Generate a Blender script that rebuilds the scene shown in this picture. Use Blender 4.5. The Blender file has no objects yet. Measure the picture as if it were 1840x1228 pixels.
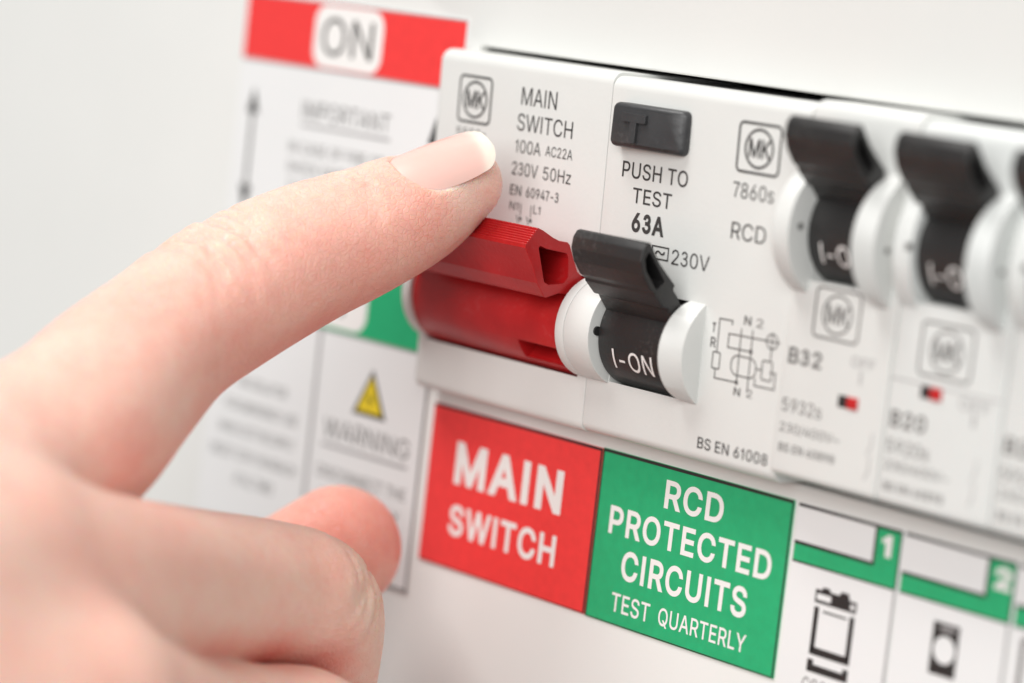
# A finger pressing the red main switch of a domestic consumer unit (fuse box).
# All shapes are written in millimetres (X right along the cover, Y into the wall, Z up) and scaled to metres.
import bpy, bmesh, math, random
import numpy as np
from mathutils import Matrix, Vector
random.seed(7)
MM = 0.001
S = bpy.context.scene
COL = S.collection

# ------------------------------------------------------------------ camera, world, lamps, exposure
cam = bpy.data.cameras.new("camera")
cam_ob = bpy.data.objects.new("camera", cam)
COL.objects.link(cam_ob)
rot = Matrix(((0.65439032, -0.16194785, 0.73861100), (0.74792546, -0.00510975, -0.66376305), (0.11126911, 0.98678609, 0.11778115)))
cam_ob.matrix_world = Matrix.Translation(Vector((331.8315, -284.7603, 61.6693)) * MM) @ rot.to_4x4()
cam.sensor_width = 36.0
cam.lens = 36.0 * 5534.7143 / 1840.0
cam.clip_start = 0.01
cam.clip_end = 20.0
cam.dof.use_dof = True
cam.dof.focus_distance = 0.404
cam.dof.aperture_fstop = 8.6
S.camera = cam_ob

W = bpy.data.worlds.new("World")
S.world = W
W.use_nodes = True
bg = W.node_tree.nodes["Background"]
bg.inputs[0].default_value = (1.0, 0.995, 0.985, 1)
bg.inputs[1].default_value = 0.25

def area(name, loc, target, size, power, color):
    l = bpy.data.lights.new(name, 'AREA')
    l.shape = 'RECTANGLE'; l.size = size[0]; l.size_y = size[1]
    l.energy = power; l.color = color
    o = bpy.data.objects.new(name, l)
    COL.objects.link(o)
    o.location = loc
    o.rotation_euler = (Vector(target) - Vector(loc)).to_track_quat('-Z', 'Y').to_euler()
    return o
area("softbox_lamp", (-0.30, -0.55, 1.20), (0.02, 0, 0.0), (0.6, 0.5), 13.0, (1.0, 0.985, 0.96))
area("fill_lamp", (0.64, -1.10, 0.48), (0.02, 0, 0.0), (1.1, 0.8), 14.0, (1.0, 1.0, 0.985))  # unseen fill lamp, added on the camera side to brighten the hand

S.view_settings.view_transform = 'Standard'
S.view_settings.look = 'None'
S.view_settings.exposure = 0.08
S.view_settings.gamma = 1.0
S.view_settings.use_curve_mapping = False
S.render.engine = 'CYCLES'
S.cycles.use_denoising = True

# ------------------------------------------------------------------ materials
def mat(name, col, rough=0.45, bump=0.0, bscale=900.0, var=0.0, vscale=60.0, spec=0.5, dust=0.0):
    m = bpy.data.materials.new(name); m.use_nodes = True
    nt = m.node_tree; N = nt.nodes; L = nt.links
    p = N["Principled BSDF"]
    p.inputs["Base Color"].default_value = (*col, 1)
    p.inputs["Roughness"].default_value = rough
    p.inputs["Specular IOR Level"].default_value = spec
    tc = N.new("ShaderNodeTexCoord")
    if var or dust:
        n = N.new("ShaderNodeTexNoise"); n.inputs["Scale"].default_value = vscale; n.inputs["Detail"].default_value = 5
        L.new(tc.outputs["Object"], n.inputs["Vector"])
        r = N.new("ShaderNodeMapRange"); r.inputs["From Min"].default_value = 0.3; r.inputs["From Max"].default_value = 0.7
        r.inputs["To Min"].default_value = 1 - var; r.inputs["To Max"].default_value = 1 + var
        L.new(n.outputs["Fac"], r.inputs["Value"])
        mul = N.new("ShaderNodeVectorMath"); mul.operation = 'SCALE'; mul.inputs[0].default_value = col
        L.new(r.outputs[0], mul.inputs["Scale"])
        out = mul.outputs[0]
        if dust:
            v = N.new("ShaderNodeTexNoise"); v.inputs["Scale"].default_value = 1500; v.inputs["Detail"].default_value = 3
            L.new(tc.outputs["Object"], v.inputs["Vector"])
            n2 = N.new("ShaderNodeTexNoise"); n2.inputs["Scale"].default_value = 140
            L.new(tc.outputs["Object"], n2.inputs["Vector"])
            ml = N.new("ShaderNodeMath"); ml.operation = 'MULTIPLY'
            L.new(v.outputs["Fac"], ml.inputs[0]); L.new(n2.outputs["Fac"], ml.inputs[1])
            rr = N.new("ShaderNodeMapRange"); rr.inputs["From Min"].default_value = 0.33; rr.inputs["From Max"].default_value = 0.46
            rr.inputs["To Max"].default_value = dust
            L.new(ml.outputs[0], rr.inputs["Value"])
            mx = N.new("ShaderNodeMix"); mx.data_type = 'RGBA'
            L.new(rr.outputs[0], mx.inputs["Factor"]); L.new(out, mx.inputs["A"])
            mx.inputs["B"].default_value = (0.55, 0.53, 0.5, 1)
            out = mx.outputs["Result"]
        L.new(out, p.inputs["Base Color"])
        r2 = N.new("ShaderNodeMapRange"); r2.inputs["To Min"].default_value = rough - 0.07; r2.inputs["To Max"].default_value = rough + 0.07
        L.new(n.outputs["Fac"], r2.inputs["Value"]); L.new(r2.outputs[0], p.inputs["Roughness"])
    if bump:
        n = N.new("ShaderNodeTexNoise"); n.inputs["Scale"].default_value = bscale; n.inputs["Detail"].default_value = 3
        L.new(tc.outputs["Object"], n.inputs["Vector"])
        b = N.new("ShaderNodeBump"); b.inputs["Strength"].default_value = bump; b.inputs["Distance"].default_value = 0.0001
        L.new(n.outputs["Fac"], b.inputs["Height"]); L.new(b.outputs[0], p.inputs["Normal"])
    return m

M = {
 'cover': mat('cover_enamel', (0.755, 0.755, 0.735), 0.42, 0.16, 1400, 0.018, 25),
 'recess': mat('dark_recess', (0.012, 0.010, 0.009), 0.7, 0.2, 800, 0.2, 90),
 'white': mat('white_moulded_plastic', (0.695, 0.70, 0.68), 0.38, 0.18, 1600, 0.022, 70),
 'white2': mat('cool_white_moulded_plastic', (0.70, 0.715, 0.70), 0.38, 0.18, 1600, 0.022, 70),
 'red': mat('red_moulded_plastic', (0.45, 0.011, 0.013), 0.33, 0.35, 1500, 0.16, 140, dust=0.05),
 'black': mat('black_moulded_plastic', (0.019, 0.018, 0.018), 0.44, 0.35, 1300, 0.15, 120, dust=0.05),
 'charcoal': mat('charcoal_rubber', (0.044, 0.044, 0.046), 0.36, 0.5, 1100, 0.2, 150, dust=0.06),
 'ink': mat('printed_grey_black_ink', (0.045, 0.043, 0.042), 0.6),
 'ink_soft': mat('printed_grey_ink', (0.16, 0.155, 0.15), 0.6),
 'ink_pale': mat('printed_pale_grey_ink', (0.36, 0.35, 0.35), 0.6),
 'line': mat('printed_black_line', (0.022, 0.020, 0.020), 0.55),
 'paper': mat('white_label_vinyl', (0.80, 0.80, 0.80), 0.45, 0.10, 2200, 0.01, 60),
 'lred': mat('red_label_vinyl', (0.84, 0.046, 0.045), 0.42, 0.22, 2600, 0.05, 700),
 'lgreen': mat('green_label_vinyl', (0.016, 0.40, 0.165), 0.42, 0.22, 2600, 0.06, 700),
 'lyellow': mat('yellow_label_vinyl', (0.80, 0.60, 0.02), 0.45),
 'lwhite': mat('white_label_print', (0.86, 0.84, 0.82), 0.5),
 'flag': mat('red_indicator_flag', (0.50, 0.012, 0.014), 0.4),
 'grey': mat('grey_label_edge', (0.30, 0.29, 0.29), 0.5),
}

# ------------------------------------------------------------------ mesh helpers (all in mm)
def link(name, me, parent=None, material=None, sharp=32):
    o = bpy.data.objects.new(name, me)
    COL.objects.link(o)
    if material is not None and not me.materials:
        me.materials.append(material)
    if sharp:
        for p in me.polygons: p.use_smooth = True
        me.set_sharp_from_angle(angle=math.radians(sharp))
    if parent is not None:
        o.parent = parent
    return o
def base(o):  # world origin of a thing in mm
    return Vector((0, 0, 0)) if o is None else Vector(o['_org'])
def bm_obj(name, bm, material, parent=None, sharp=32, recalc=True):
    if recalc: bmesh.ops.recalc_face_normals(bm, faces=bm.faces)
    org = base(parent)
    while parent is not None and parent.parent is not None and '_org' not in parent: break
    for v in bm.verts: v.co = (v.co - org) * MM
    me = bpy.data.meshes.new(name); bm.to_mesh(me); bm.free()
    o = link(name, me, parent, material, sharp)
    o['_org'] = tuple(org)
    return o
def thing(name, label, cat, org, group=None):
    o = bpy.data.objects.new(name, None); COL.objects.link(o)
    o.empty_display_size = 0.005
    o.location = Vector(org) * MM
    o['_org'] = tuple(org); o['label'] = label; o['category'] = cat
    if group: o['group'] = group
    return o
def fillet(pts, rad, seg=5):
    """round the corners of a closed polygon; rad is one radius or one per corner"""
    n = len(pts); out = []
    for i in range(n):
        p0, p, p1 = Vector(pts[i - 1]), Vector(pts[i]), Vector(pts[(i + 1) % n])
        r = rad[i] if isinstance(rad, (list, tuple)) else rad
        a, b = (p0 - p), (p1 - p); la, lb = a.length, b.length
        if r <= 1e-6: out.append(tuple(p)); continue
        a.normalize(); b.normalize()
        ang = a.angle(b); 
        if ang > 3.1: out.append(tuple(p)); continue
        t = min(r / math.tan(ang / 2), la * 0.48, lb * 0.48); r2 = t * math.tan(ang / 2)
        c = p + (a + b).normalized() * (r2 / math.sin(ang / 2))
        s0, s1 = p + a * t - c, p + b * t - c
        th = s0.angle(s1); 
        for k in range(seg + 1):
            f = k / seg
            q = (s0 * math.sin((1 - f) * th) + s1 * math.sin(f * th)) / math.sin(th) if th > 1e-4 else s0
            out.append(tuple(c + q))
    return out
def inset(poly, d):
    """inset a closed 2-D polygon by d along averaged normals"""
    if d == 0: return list(poly)
    n = len(poly); ar = sum(poly[i][0] * poly[(i + 1) % n][1] - poly[(i + 1) % n][0] * poly[i][1] for i in range(n))
    sg = 1 if ar > 0 else -1; out = []
    for i in range(n):
        a, p, b = Vector(poly[i - 1]), Vector(poly[i]), Vector(poly[(i + 1) % n])
        e0, e1 = (p - a), (b - p)
        if e0.length < 1e-7: e0 = e1
        if e1.length < 1e-7: e1 = e0
        n0 = Vector((-e0.y, e0.x)).normalized(); n1 = Vector((-e1.y, e1.x)).normalized()
        m = n0 + n1
        m = n0 if m.length < 1e-5 else m.normalized()
        k = 1 / max(0.5, m.dot(n0))
        out.append(tuple(p + m * (d * k * sg)))
    return out
def prism(poly, x0, x1, r0=0.0, r1=0.0, seg=3, hole=None, depth=0.0, bm=None):
    """extrude a (y,z) polygon along X with rounded ends; an optional hole goes 'depth' into the x1 end"""
    bm = bm or bmesh.new(); rings = []
    def ring(x, d): rings.append([bm.verts.new((x, y, z)) for y, z in inset(poly, d)])
    if r0 > 0:
        for k in range(seg + 1):
            u = 1 - math.cos(k / seg * math.pi / 2)          # 0 at the end face, 1 where the rounding ends
            ring(x0 + r0 * u, r0 * (1 - math.sqrt(max(0, 1 - (1 - u) ** 2))))
    else: ring(x0, 0)
    if r1 > 0:
        for k in range(seg, -1, -1):
            u = 1 - math.cos(k / seg * math.pi / 2)
            ring(x1 - r1 * u, r1 * (1 - math.sqrt(max(0, 1 - (1 - u) ** 2))))
    else: ring(x1, 0)
    n = len(poly)
    for A, B in zip(rings, rings[1:]):
        for i in range(n): bm.faces.new((A[i], A[(i + 1) % n], B[(i + 1) % n], B[i]))
    bm.faces.new(rings[0][::-1])
    if hole is None: bm.faces.new(rings[-1])
    else:
        m = len(hole)
        H0 = [bm.verts.new((x1, y, z)) for y, z in hole]; H1 = [bm.verts.new((x1 - depth, y, z)) for y, z in inset(hole, 0.15)]
        for i in range(m): bm.faces.new((H0[i], H0[(i + 1) % m], H1[(i + 1) % m], H1[i]))
        bm.faces.new(H1)
        es = [bm.edges.get((rings[-1][i], rings[-1][(i + 1) % n])) for i in range(n)] + [bm.edges.get((H0[i], H0[(i + 1) % m])) for i in range(m)]
        bmesh.ops.triangle_fill(bm, edges=es, use_beauty=True)
    return bm
def box(x0, x1, y0, y1, z0, z1, bev=0.0, bm=None):
    b = bmesh.new()
    vs = [b.verts.new((x, y, z)) for x in (x0, x1) for y in (y0, y1) for z in (z0, z1)]
    for f in ((0, 1, 3, 2), (4, 6, 7, 5), (0, 4, 5, 1), (2, 3, 7, 6), (0, 2, 6, 4), (1, 5, 7, 3)): b.faces.new([vs[i] for i in f])
    bmesh.ops.recalc_face_normals(b, faces=b.faces)
    if bev: bmesh.ops.bevel(b, geom=b.edges[:], offset=bev, segments=3, profile=0.5, affect='EDGES')
    return b
def cut(o, cutter_bm):
    """boolean-subtract a bmesh (world mm) from object o"""
    org = Vector(o['_org'])
    bmesh.ops.recalc_face_normals(cutter_bm, faces=cutter_bm.faces)
    for v in cutter_bm.verts: v.co = (v.co - org) * MM
    me = bpy.data.meshes.new("cutter"); cutter_bm.to_mesh(me); cutter_bm.free()
    c = bpy.data.objects.new("cutter", me); COL.objects.link(c)
    c.parent = o.parent; 
    md = o.modifiers.new("cut", 'BOOLEAN'); md.operation = 'DIFFERENCE'; md.solver = 'EXACT'; md.object = c
    dg = bpy.context.evaluated_depsgraph_get(); dg.update()
    nm = bpy.data.meshes.new_from_object(o.evaluated_get(dg)); nm.name = o.data.name
    o.modifiers.clear(); old = o.data; o.data = nm; bpy.data.meshes.remove(old)
    bpy.data.objects.remove(c); bpy.data.meshes.remove(me)
    for p in nm.polygons: p.use_smooth = True
    nm.set_sharp_from_angle(angle=math.radians(32))

# flat print: polygons in (x,z) laid on a surface y = fy(z)
class Print:
    def __init__(s): s.v = []; s.f = []
    def poly(s, pts):
        k = len(s.v); s.v += [tuple(p) for p in pts]; s.f.append(list(range(k, k + len(pts)))); return s
    def rect(s, x0, z0, x1, z1): return s.poly([(x0, z0), (x1, z0), (x1, z1), (x0, z1)])
    def line(s, x0, z0, x1, z1, w):
        d = Vector((x1 - x0, z1 - z0)).normalized(); n = Vector((-d.y, d.x)) * w / 2; a, b = Vector((x0, z0)), Vector((x1, z1))
        a -= d * w / 2; b += d * w / 2
        return s.poly([a - n, b - n, b + n, a + n])
    def loop(s, pts, w):   # closed outline ring
        o = inset(pts, -w / 2); i = inset(pts, w / 2); n = len(pts); k = len(s.v); s.v += o + i
        for j in range(n): s.f.append([k + j, k + (j + 1) % n, k + n + (j + 1) % n, k + n + j])
        return s
    def disc(s, x, z, r, n=20): return s.poly([(x + r * math.cos(2 * math.pi * k / n), z + r * math.sin(2 * math.pi * k / n)) for k in range(n)])
    def ring(s, x, z, r, w, n=36): return s.loop([(x + r * math.cos(2 * math.pi * k / n), z + r * math.sin(2 * math.pi * k / n)) for k in range(n)], w)
    def rrect(s, x0, z0, x1, z1, r, w=None):
        p = fillet([(x0, z0), (x1, z0), (x1, z1), (x0, z1)], r, 6)
        return s.poly(p) if w is None else s.loop(p, w)
    def add(s, vf):
        k = len(s.v); s.v += vf[0]; s.f += [[k + i for i in f] for f in vf[1]]; return s
    def build(s, name, material, fy, parent, eps=0.04, tilt=None):
        org = base(parent); vs = []
        for x, z in s.v:
            P = Vector((x, fy(z) - eps, z)) - org
            vs.append(P * MM)
        me = bpy.data.meshes.new(name); me.from_pydata([tuple(v) for v in vs], [], s.f)
        bm = bmesh.new(); bm.from_mesh(me)
        for f in bm.faces:
            f.normal_update()
            if f.normal.y > 0: f.normal_flip()
        bm.to_mesh(me); bm.free()
        o = link(name, me, parent, material, 0); o['_org'] = tuple(org); return o
GLYPHS = {
 'A': (480, [[[16,0],[201,509],[276,509],[463,0],[395,0],[287,302],[280,323],[272,346],[264,372],[255,402],[244,438],[232,478],[245,478],[233,437],[222,402],[213,371],[204,345],[197,322],[191,302],[85,0]],[[110,142],[110,199],[370,199],[370,142]]]),
 'B': (456, [[[60,0],[60,509],[241,509],[274,507],[304,501],[329,491],[350,477],[367,461],[381,442],[390,421],[396,398],[398,374],[397,353],[393,336],[387,320],[378,307],[368,295],[356,286],[343,278],[329,272],[315,267],[315,262],[331,260],[347,254],[363,245],[378,234],[391,220],[402,203],[411,184],[416,161],[418,136],[416,111],[410,88],[400,67],[386,48],[368,31],[344,18],[317,8],[284,2],[247,0]],[[125,57],[245,57],[281,60],[309,67],[330,80],[344,96],[353,115],[355,137],[354,153],[350,169],[342,184],[333,197],[320,209],[306,218],[289,225],[269,229],[248,231],[125,231]],[[125,285],[238,285],[256,287],[273,290],[288,296],[302,304],[314,314],[323,326],[330,340],[335,355],[336,372],[333,393],[326,412],[313,429],[294,442],[270,449],[240,452],[125,452]]]),
 'C': (510, [[[267,-7],[225,-3],[186,7],[150,25],[119,49],[92,79],[70,115],[53,157],[44,203],[40,254],[44,305],[53,352],[70,393],[92,429],[119,459],[150,484],[186,501],[225,512],[267,516],[293,514],[317,511],[340,504],[362,496],[383,485],[402,471],[419,456],[435,438],[448,418],[459,397],[467,373],[473,348],[408,348],[404,365],[397,380],[389,395],[380,407],[369,418],[357,428],[344,437],[330,444],[315,449],[300,453],[284,455],[267,456],[237,453],[209,445],[184,432],[161,414],[141,391],[125,364],[113,332],[106,295],[103,254],[106,213],[113,177],[125,145],[141,117],[161,94],[184,76],[210,63],[237,56],[267,53],[284,54],[300,56],[315,60],[330,65],[344,72],[357,81],[369,90],[380,102],[389,114],[397,128],[404,144],[408,160],[473,160],[467,135],[459,112],[448,91],[435,71],[420,53],[402,38],[383,24],[363,13],[341,5],[317,-2],[293,-6]]]),
 'D': (502, [[[219,0],[96,0],[96,57],[215,57],[254,60],[288,68],[318,81],[343,99],[363,122],[379,149],[390,181],[397,216],[399,255],[397,294],[390,329],[379,361],[364,388],[344,410],[320,428],[291,441],[258,449],[221,452],[93,452],[93,509],[225,509],[273,505],[315,495],[353,478],[385,455],[412,426],[433,391],[449,351],[458,306],[462,255],[458,205],[449,159],[433,119],[411,83],[384,54],[351,31],[312,14],[268,3]],[[125,509],[125,0],[60,0],[60,509]]]),
 'E': (419, [[[60,0],[60,509],[372,509],[372,452],[125,452],[125,286],[355,286],[355,229],[125,229],[125,57],[375,57],[375,0]]]),
 'F': (410, [[[60,0],[60,509],[369,509],[369,452],[125,452],[125,278],[346,278],[346,221],[125,221],[125,0]]]),
 'G': (520, [[[269,-7],[225,-3],[185,7],[149,25],[118,49],[91,79],[69,116],[53,157],[43,203],[40,254],[43,305],[53,352],[69,393],[91,429],[117,459],[149,484],[184,501],[223,512],[265,516],[291,514],[316,510],[340,504],[363,494],[384,483],[403,469],[421,453],[436,436],[449,416],[460,395],[468,373],[474,349],[408,349],[402,365],[395,379],[387,393],[378,406],[368,417],[356,427],[344,436],[330,443],[315,448],[300,453],[283,455],[265,456],[236,453],[209,445],[183,432],[160,414],[141,392],[125,364],[113,332],[106,295],[103,254],[106,213],[113,177],[125,145],[141,117],[161,95],[184,76],[210,63],[238,56],[269,53],[296,55],[322,61],[345,71],[365,85],[382,102],[396,123],[407,147],[413,173],[415,202],[434,199],[283,199],[283,256],[478,256],[478,200],[475,160],[466,124],[451,91],[431,62],[406,38],[377,19],[344,5],[308,-4]]]),
 'H': (517, [[[60,0],[60,509],[125,509],[125,289],[392,289],[392,509],[457,509],[457,0],[392,0],[392,232],[125,232],[125,0]]]),
 'I': (300, [[[31,0],[31,57],[118,57],[118,452],[31,452],[31,509],[269,509],[269,452],[183,452],[183,57],[269,57],[269,0]]]),
 'K': (467, [[[104,145],[104,216],[116,231],[128,246],[139,261],[151,275],[162,289],[174,303],[187,317],[199,331],[212,344],[364,509],[448,509],[231,276],[228,276]],[[60,0],[60,509],[125,509],[125,334],[124,225],[125,193],[125,0]],[[372,0],[188,259],[228,309],[449,0]]]),
 'L': (393, [[[60,0],[60,509],[125,509],[125,57],[361,57],[361,0]]]),
 'M': (628, [[[60,0],[60,509],[152,509],[277,187],[287,159],[299,123],[311,84],[322,49],[307,49],[318,83],[330,121],[342,158],[352,187],[476,509],[568,509],[568,0],[504,0],[504,291],[504,327],[505,369],[506,413],[507,457],[513,457],[508,441],[503,425],[498,409],[482,363],[467,322],[456,291],[342,0],[286,0],[170,291],[159,321],[145,361],[129,408],[112,457],[119,457],[120,416],[121,372],[122,328],[122,291],[122,0]]]),
 'N': (523, [[[60,0],[60,509],[136,509],[343,183],[349,174],[355,163],[363,151],[371,137],[379,122],[388,107],[396,90],[405,73],[414,55],[405,54],[403,72],[402,90],[401,108],[400,126],[399,142],[399,157],[399,195],[399,509],[463,509],[463,0],[387,0],[202,290],[177,331],[168,346],[159,363],[148,381],[108,452],[119,454],[122,384],[124,328],[125,291],[125,0]]]),
 'O': (533, [[[267,-7],[225,-3],[186,7],[150,25],[119,49],[92,79],[70,115],[53,157],[44,203],[40,254],[44,305],[53,352],[70,393],[92,429],[119,459],[150,484],[186,501],[225,512],[267,516],[309,512],[348,501],[384,484],[415,459],[442,429],[464,393],[480,352],[490,305],[493,254],[490,203],[480,157],[464,115],[442,79],[415,49],[384,25],[348,7],[309,-3]],[[267,53],[296,55],[324,63],[349,76],[372,94],[392,116],[408,144],[420,176],[428,213],[430,254],[428,295],[420,332],[408,365],[392,392],[372,415],[349,433],[324,446],[296,453],[267,456],[237,453],[210,445],[184,433],[161,415],[142,392],[125,364],[113,332],[106,295],[103,254],[106,213],[113,176],[125,144],[142,117],[161,94],[184,76],[210,63],[237,55]]]),
 'P': (445, [[[60,0],[60,509],[235,509],[272,506],[305,499],[332,487],[356,471],[375,452],[390,430],[400,404],[407,377],[409,348],[407,318],[400,291],[390,265],[375,243],[356,223],[332,207],[305,195],[272,188],[235,186],[109,186],[109,242],[233,242],[257,244],[279,248],[297,256],[312,266],[324,279],[333,294],[339,310],[343,328],[344,348],[343,367],[339,385],[333,402],[324,416],[312,428],[297,439],[279,446],[257,451],[232,452],[125,452],[125,0]]]),
 'Q': (533, [[[245,159],[313,159],[369,85],[384,65],[468,-48],[401,-48],[346,27],[331,46]],[[267,-7],[225,-3],[186,7],[150,25],[119,49],[92,79],[70,115],[53,157],[44,203],[40,254],[44,305],[53,352],[70,393],[92,429],[119,459],[150,484],[186,501],[225,512],[267,516],[309,512],[348,501],[384,484],[415,459],[442,429],[464,393],[480,352],[490,305],[493,254],[490,203],[480,157],[464,115],[442,79],[415,49],[384,25],[348,7],[309,-3]],[[267,53],[296,55],[324,63],[349,76],[372,94],[392,116],[408,144],[420,176],[428,213],[430,254],[428,295],[420,332],[408,365],[392,392],[372,415],[349,433],[324,446],[296,453],[267,456],[237,453],[210,445],[184,433],[161,415],[142,392],[125,364],[113,332],[106,295],[103,254],[106,213],[113,176],[125,144],[142,117],[161,94],[184,76],[210,63],[237,55]]]),
 'R': (449, [[[60,0],[60,509],[236,509],[273,506],[305,500],[333,489],[356,473],[376,455],[390,433],[401,408],[407,381],[409,352],[407,323],[401,296],[390,271],[376,250],[356,232],[333,217],[305,206],[273,200],[236,198],[96,198],[96,255],[234,255],[258,256],[280,260],[298,267],[313,276],[325,287],[334,300],[340,316],[344,333],[345,352],[344,371],[340,389],[334,405],[325,419],[313,430],[298,440],[279,446],[258,451],[233,452],[125,452],[125,0]],[[353,0],[230,229],[303,229],[428,0]]]),
 'S': (447, [[[224,-9],[188,-7],[156,-1],[128,9],[102,23],[81,40],[64,60],[51,83],[42,109],[38,137],[104,137],[108,118],[114,102],[123,88],[136,76],[150,66],[166,59],[185,53],[204,50],[224,49],[246,50],[267,54],[286,60],[303,69],[317,79],[329,92],[338,106],[344,122],[346,139],[344,154],[340,168],[332,179],[322,189],[310,197],[296,205],[280,211],[263,217],[245,222],[184,239],[145,253],[112,269],[86,289],[67,313],[56,341],[52,372],[54,400],[62,425],[75,448],[92,468],[113,484],[138,498],[165,508],[195,514],[227,516],[259,514],[289,508],[316,498],[340,484],[360,468],[377,449],[390,427],[398,403],[401,378],[337,378],[332,402],[320,421],[302,437],[280,449],[254,456],[225,459],[204,457],[185,454],[167,448],[152,440],[139,430],[129,418],[121,405],[117,391],[115,376],[117,359],[122,345],[131,334],[142,324],[155,315],[169,308],[184,302],[198,297],[212,293],[264,279],[279,275],[295,270],[312,264],[328,256],[344,248],[359,238],[372,226],[384,213],[395,198],[402,180],[407,161],[408,139],[406,112],[399,87],[386,64],[370,43],[349,25],[323,11],[294,0],[261,-7]]]),
 'T': (449, [[[32,452],[32,509],[417,509],[417,452],[257,452],[257,0],[193,0],[193,452]]]),
 'U': (517, [[[259,-8],[220,-6],[186,2],[154,15],[126,33],[103,55],[85,80],[71,108],[63,140],[60,173],[60,509],[124,509],[124,178],[126,155],[132,133],[141,113],[153,95],[169,80],[187,68],[208,59],[232,53],[259,52],[285,53],[309,59],[331,68],[349,80],[364,95],[377,113],[385,133],[391,155],[393,178],[393,509],[457,509],[457,173],[454,140],[446,108],[433,80],[414,55],[391,33],[363,15],[332,2],[297,-6]]]),
 'V': (480, [[[204,0],[16,509],[84,509],[192,206],[199,187],[207,164],[215,137],[225,106],[236,71],[248,31],[235,31],[247,71],[257,107],[267,138],[276,165],[283,187],[290,206],[395,509],[463,509],[278,0]]]),
 'W': (686, [[[155,0],[16,509],[82,509],[163,196],[167,179],[172,162],[175,145],[187,94],[190,76],[194,58],[197,40],[189,40],[193,58],[196,76],[200,94],[203,111],[207,128],[211,145],[224,196],[306,509],[380,509],[462,196],[466,179],[470,162],[474,145],[486,94],[490,76],[494,58],[497,40],[488,40],[492,58],[495,76],[499,94],[503,111],[506,128],[510,145],[523,196],[603,509],[670,509],[530,0],[455,0],[368,323],[362,345],[357,368],[351,391],[346,417],[341,445],[336,475],[350,475],[345,446],[340,420],[335,395],[330,371],[324,347],[318,323],[230,0]]]),
 'X': (474, [[[18,0],[217,284],[217,236],[29,509],[104,509],[178,400],[188,386],[196,373],[204,361],[211,350],[217,340],[223,329],[230,318],[236,305],[243,292],[232,292],[252,329],[258,339],[265,350],[272,361],[298,400],[374,509],[446,509],[259,239],[259,287],[456,0],[382,0],[292,129],[268,165],[262,175],[256,185],[250,195],[244,206],[237,218],[230,231],[244,231],[238,219],[231,207],[225,196],[219,186],[213,176],[206,166],[182,129],[91,0]]]),
 'Y': (472, [[[203,0],[203,208],[16,509],[91,509],[192,344],[203,327],[213,309],[222,292],[231,274],[240,254],[250,230],[224,230],[233,254],[242,275],[251,293],[260,310],[270,327],[280,344],[381,509],[455,509],[268,208],[268,0]]]),
 'Z': (438, [[[42,0],[42,46],[273,385],[284,400],[295,415],[306,431],[318,446],[329,461],[341,476],[348,454],[327,453],[306,453],[285,452],[265,452],[244,452],[223,452],[40,452],[40,509],[397,509],[397,462],[169,129],[157,113],[146,97],[134,81],[97,33],[90,54],[111,55],[131,56],[152,57],[173,57],[193,57],[214,57],[399,57],[399,0]]]),
 '0': (453, [[[227,-7],[191,-3],[158,7],[130,24],[105,48],[85,77],[69,113],[57,155],[50,202],[48,254],[50,306],[57,353],[69,395],[85,431],[106,461],[130,484],[159,502],[191,512],[227,516],[262,512],[295,502],[323,484],[348,461],[368,431],[384,395],[396,353],[403,306],[405,254],[403,202],[396,155],[384,113],[368,77],[348,48],[323,24],[295,7],[263,-3]],[[227,50],[250,52],[271,60],[290,74],[306,92],[320,116],[330,144],[338,176],[342,213],[344,254],[342,295],[338,332],[330,365],[320,393],[306,416],[290,435],[271,449],[250,457],[227,460],[203,457],[182,449],[163,435],[147,416],[134,393],[123,365],[115,332],[111,295],[109,254],[111,213],[115,176],[123,144],[134,116],[147,92],[163,74],[182,60],[203,52]]]),
 '1': (453, [[[76,0],[76,55],[391,55],[391,0]],[[276,509],[276,0],[212,0],[212,448],[209,448],[86,358],[86,427],[198,509]]]),
 '2': (453, [[[64,0],[64,47],[234,229],[252,248],[268,266],[282,282],[294,298],[303,312],[311,327],[316,341],[319,356],[320,371],[319,389],[315,405],[308,419],[298,431],[287,441],[273,449],[258,455],[241,458],[224,460],[205,458],[188,454],[172,447],[159,438],[148,427],[139,413],[132,398],[128,381],[127,362],[66,362],[68,391],[75,418],[86,442],[102,464],[121,482],[143,496],[168,507],[196,513],[225,516],[254,513],[281,507],[306,497],[328,482],[346,465],[361,445],[372,423],[379,398],[381,372],[380,354],[377,336],[371,318],[363,299],[351,280],[336,259],[317,235],[294,209],[267,180],[153,60],[153,57],[389,57],[389,0]]]),
 '3': (453, [[[218,-7],[188,-5],[159,1],[133,10],[108,22],[88,38],[70,57],[57,79],[48,104],[44,132],[109,132],[112,115],[118,100],[126,87],[137,76],[150,66],[165,59],[182,54],[200,51],[219,50],[239,51],[258,55],[275,61],[291,69],[304,80],[315,93],[323,108],[328,125],[329,145],[328,163],[323,180],[316,196],[306,211],[292,223],[275,234],[254,241],[229,246],[201,248],[157,248],[157,299],[288,448],[288,452],[70,452],[70,509],[372,509],[372,461],[211,278],[211,289],[247,290],[279,286],[308,276],[333,262],[354,244],[371,222],[383,198],[391,173],[393,145],[390,116],[383,90],[370,66],[354,45],[333,27],[309,12],[281,2],[251,-5]]]),
 '4': (453, [[[40,105],[40,158],[247,509],[311,509],[109,166],[109,163],[413,163],[413,105]],[[282,0],[282,121],[282,146],[282,318],[343,318],[343,0]]]),
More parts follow.
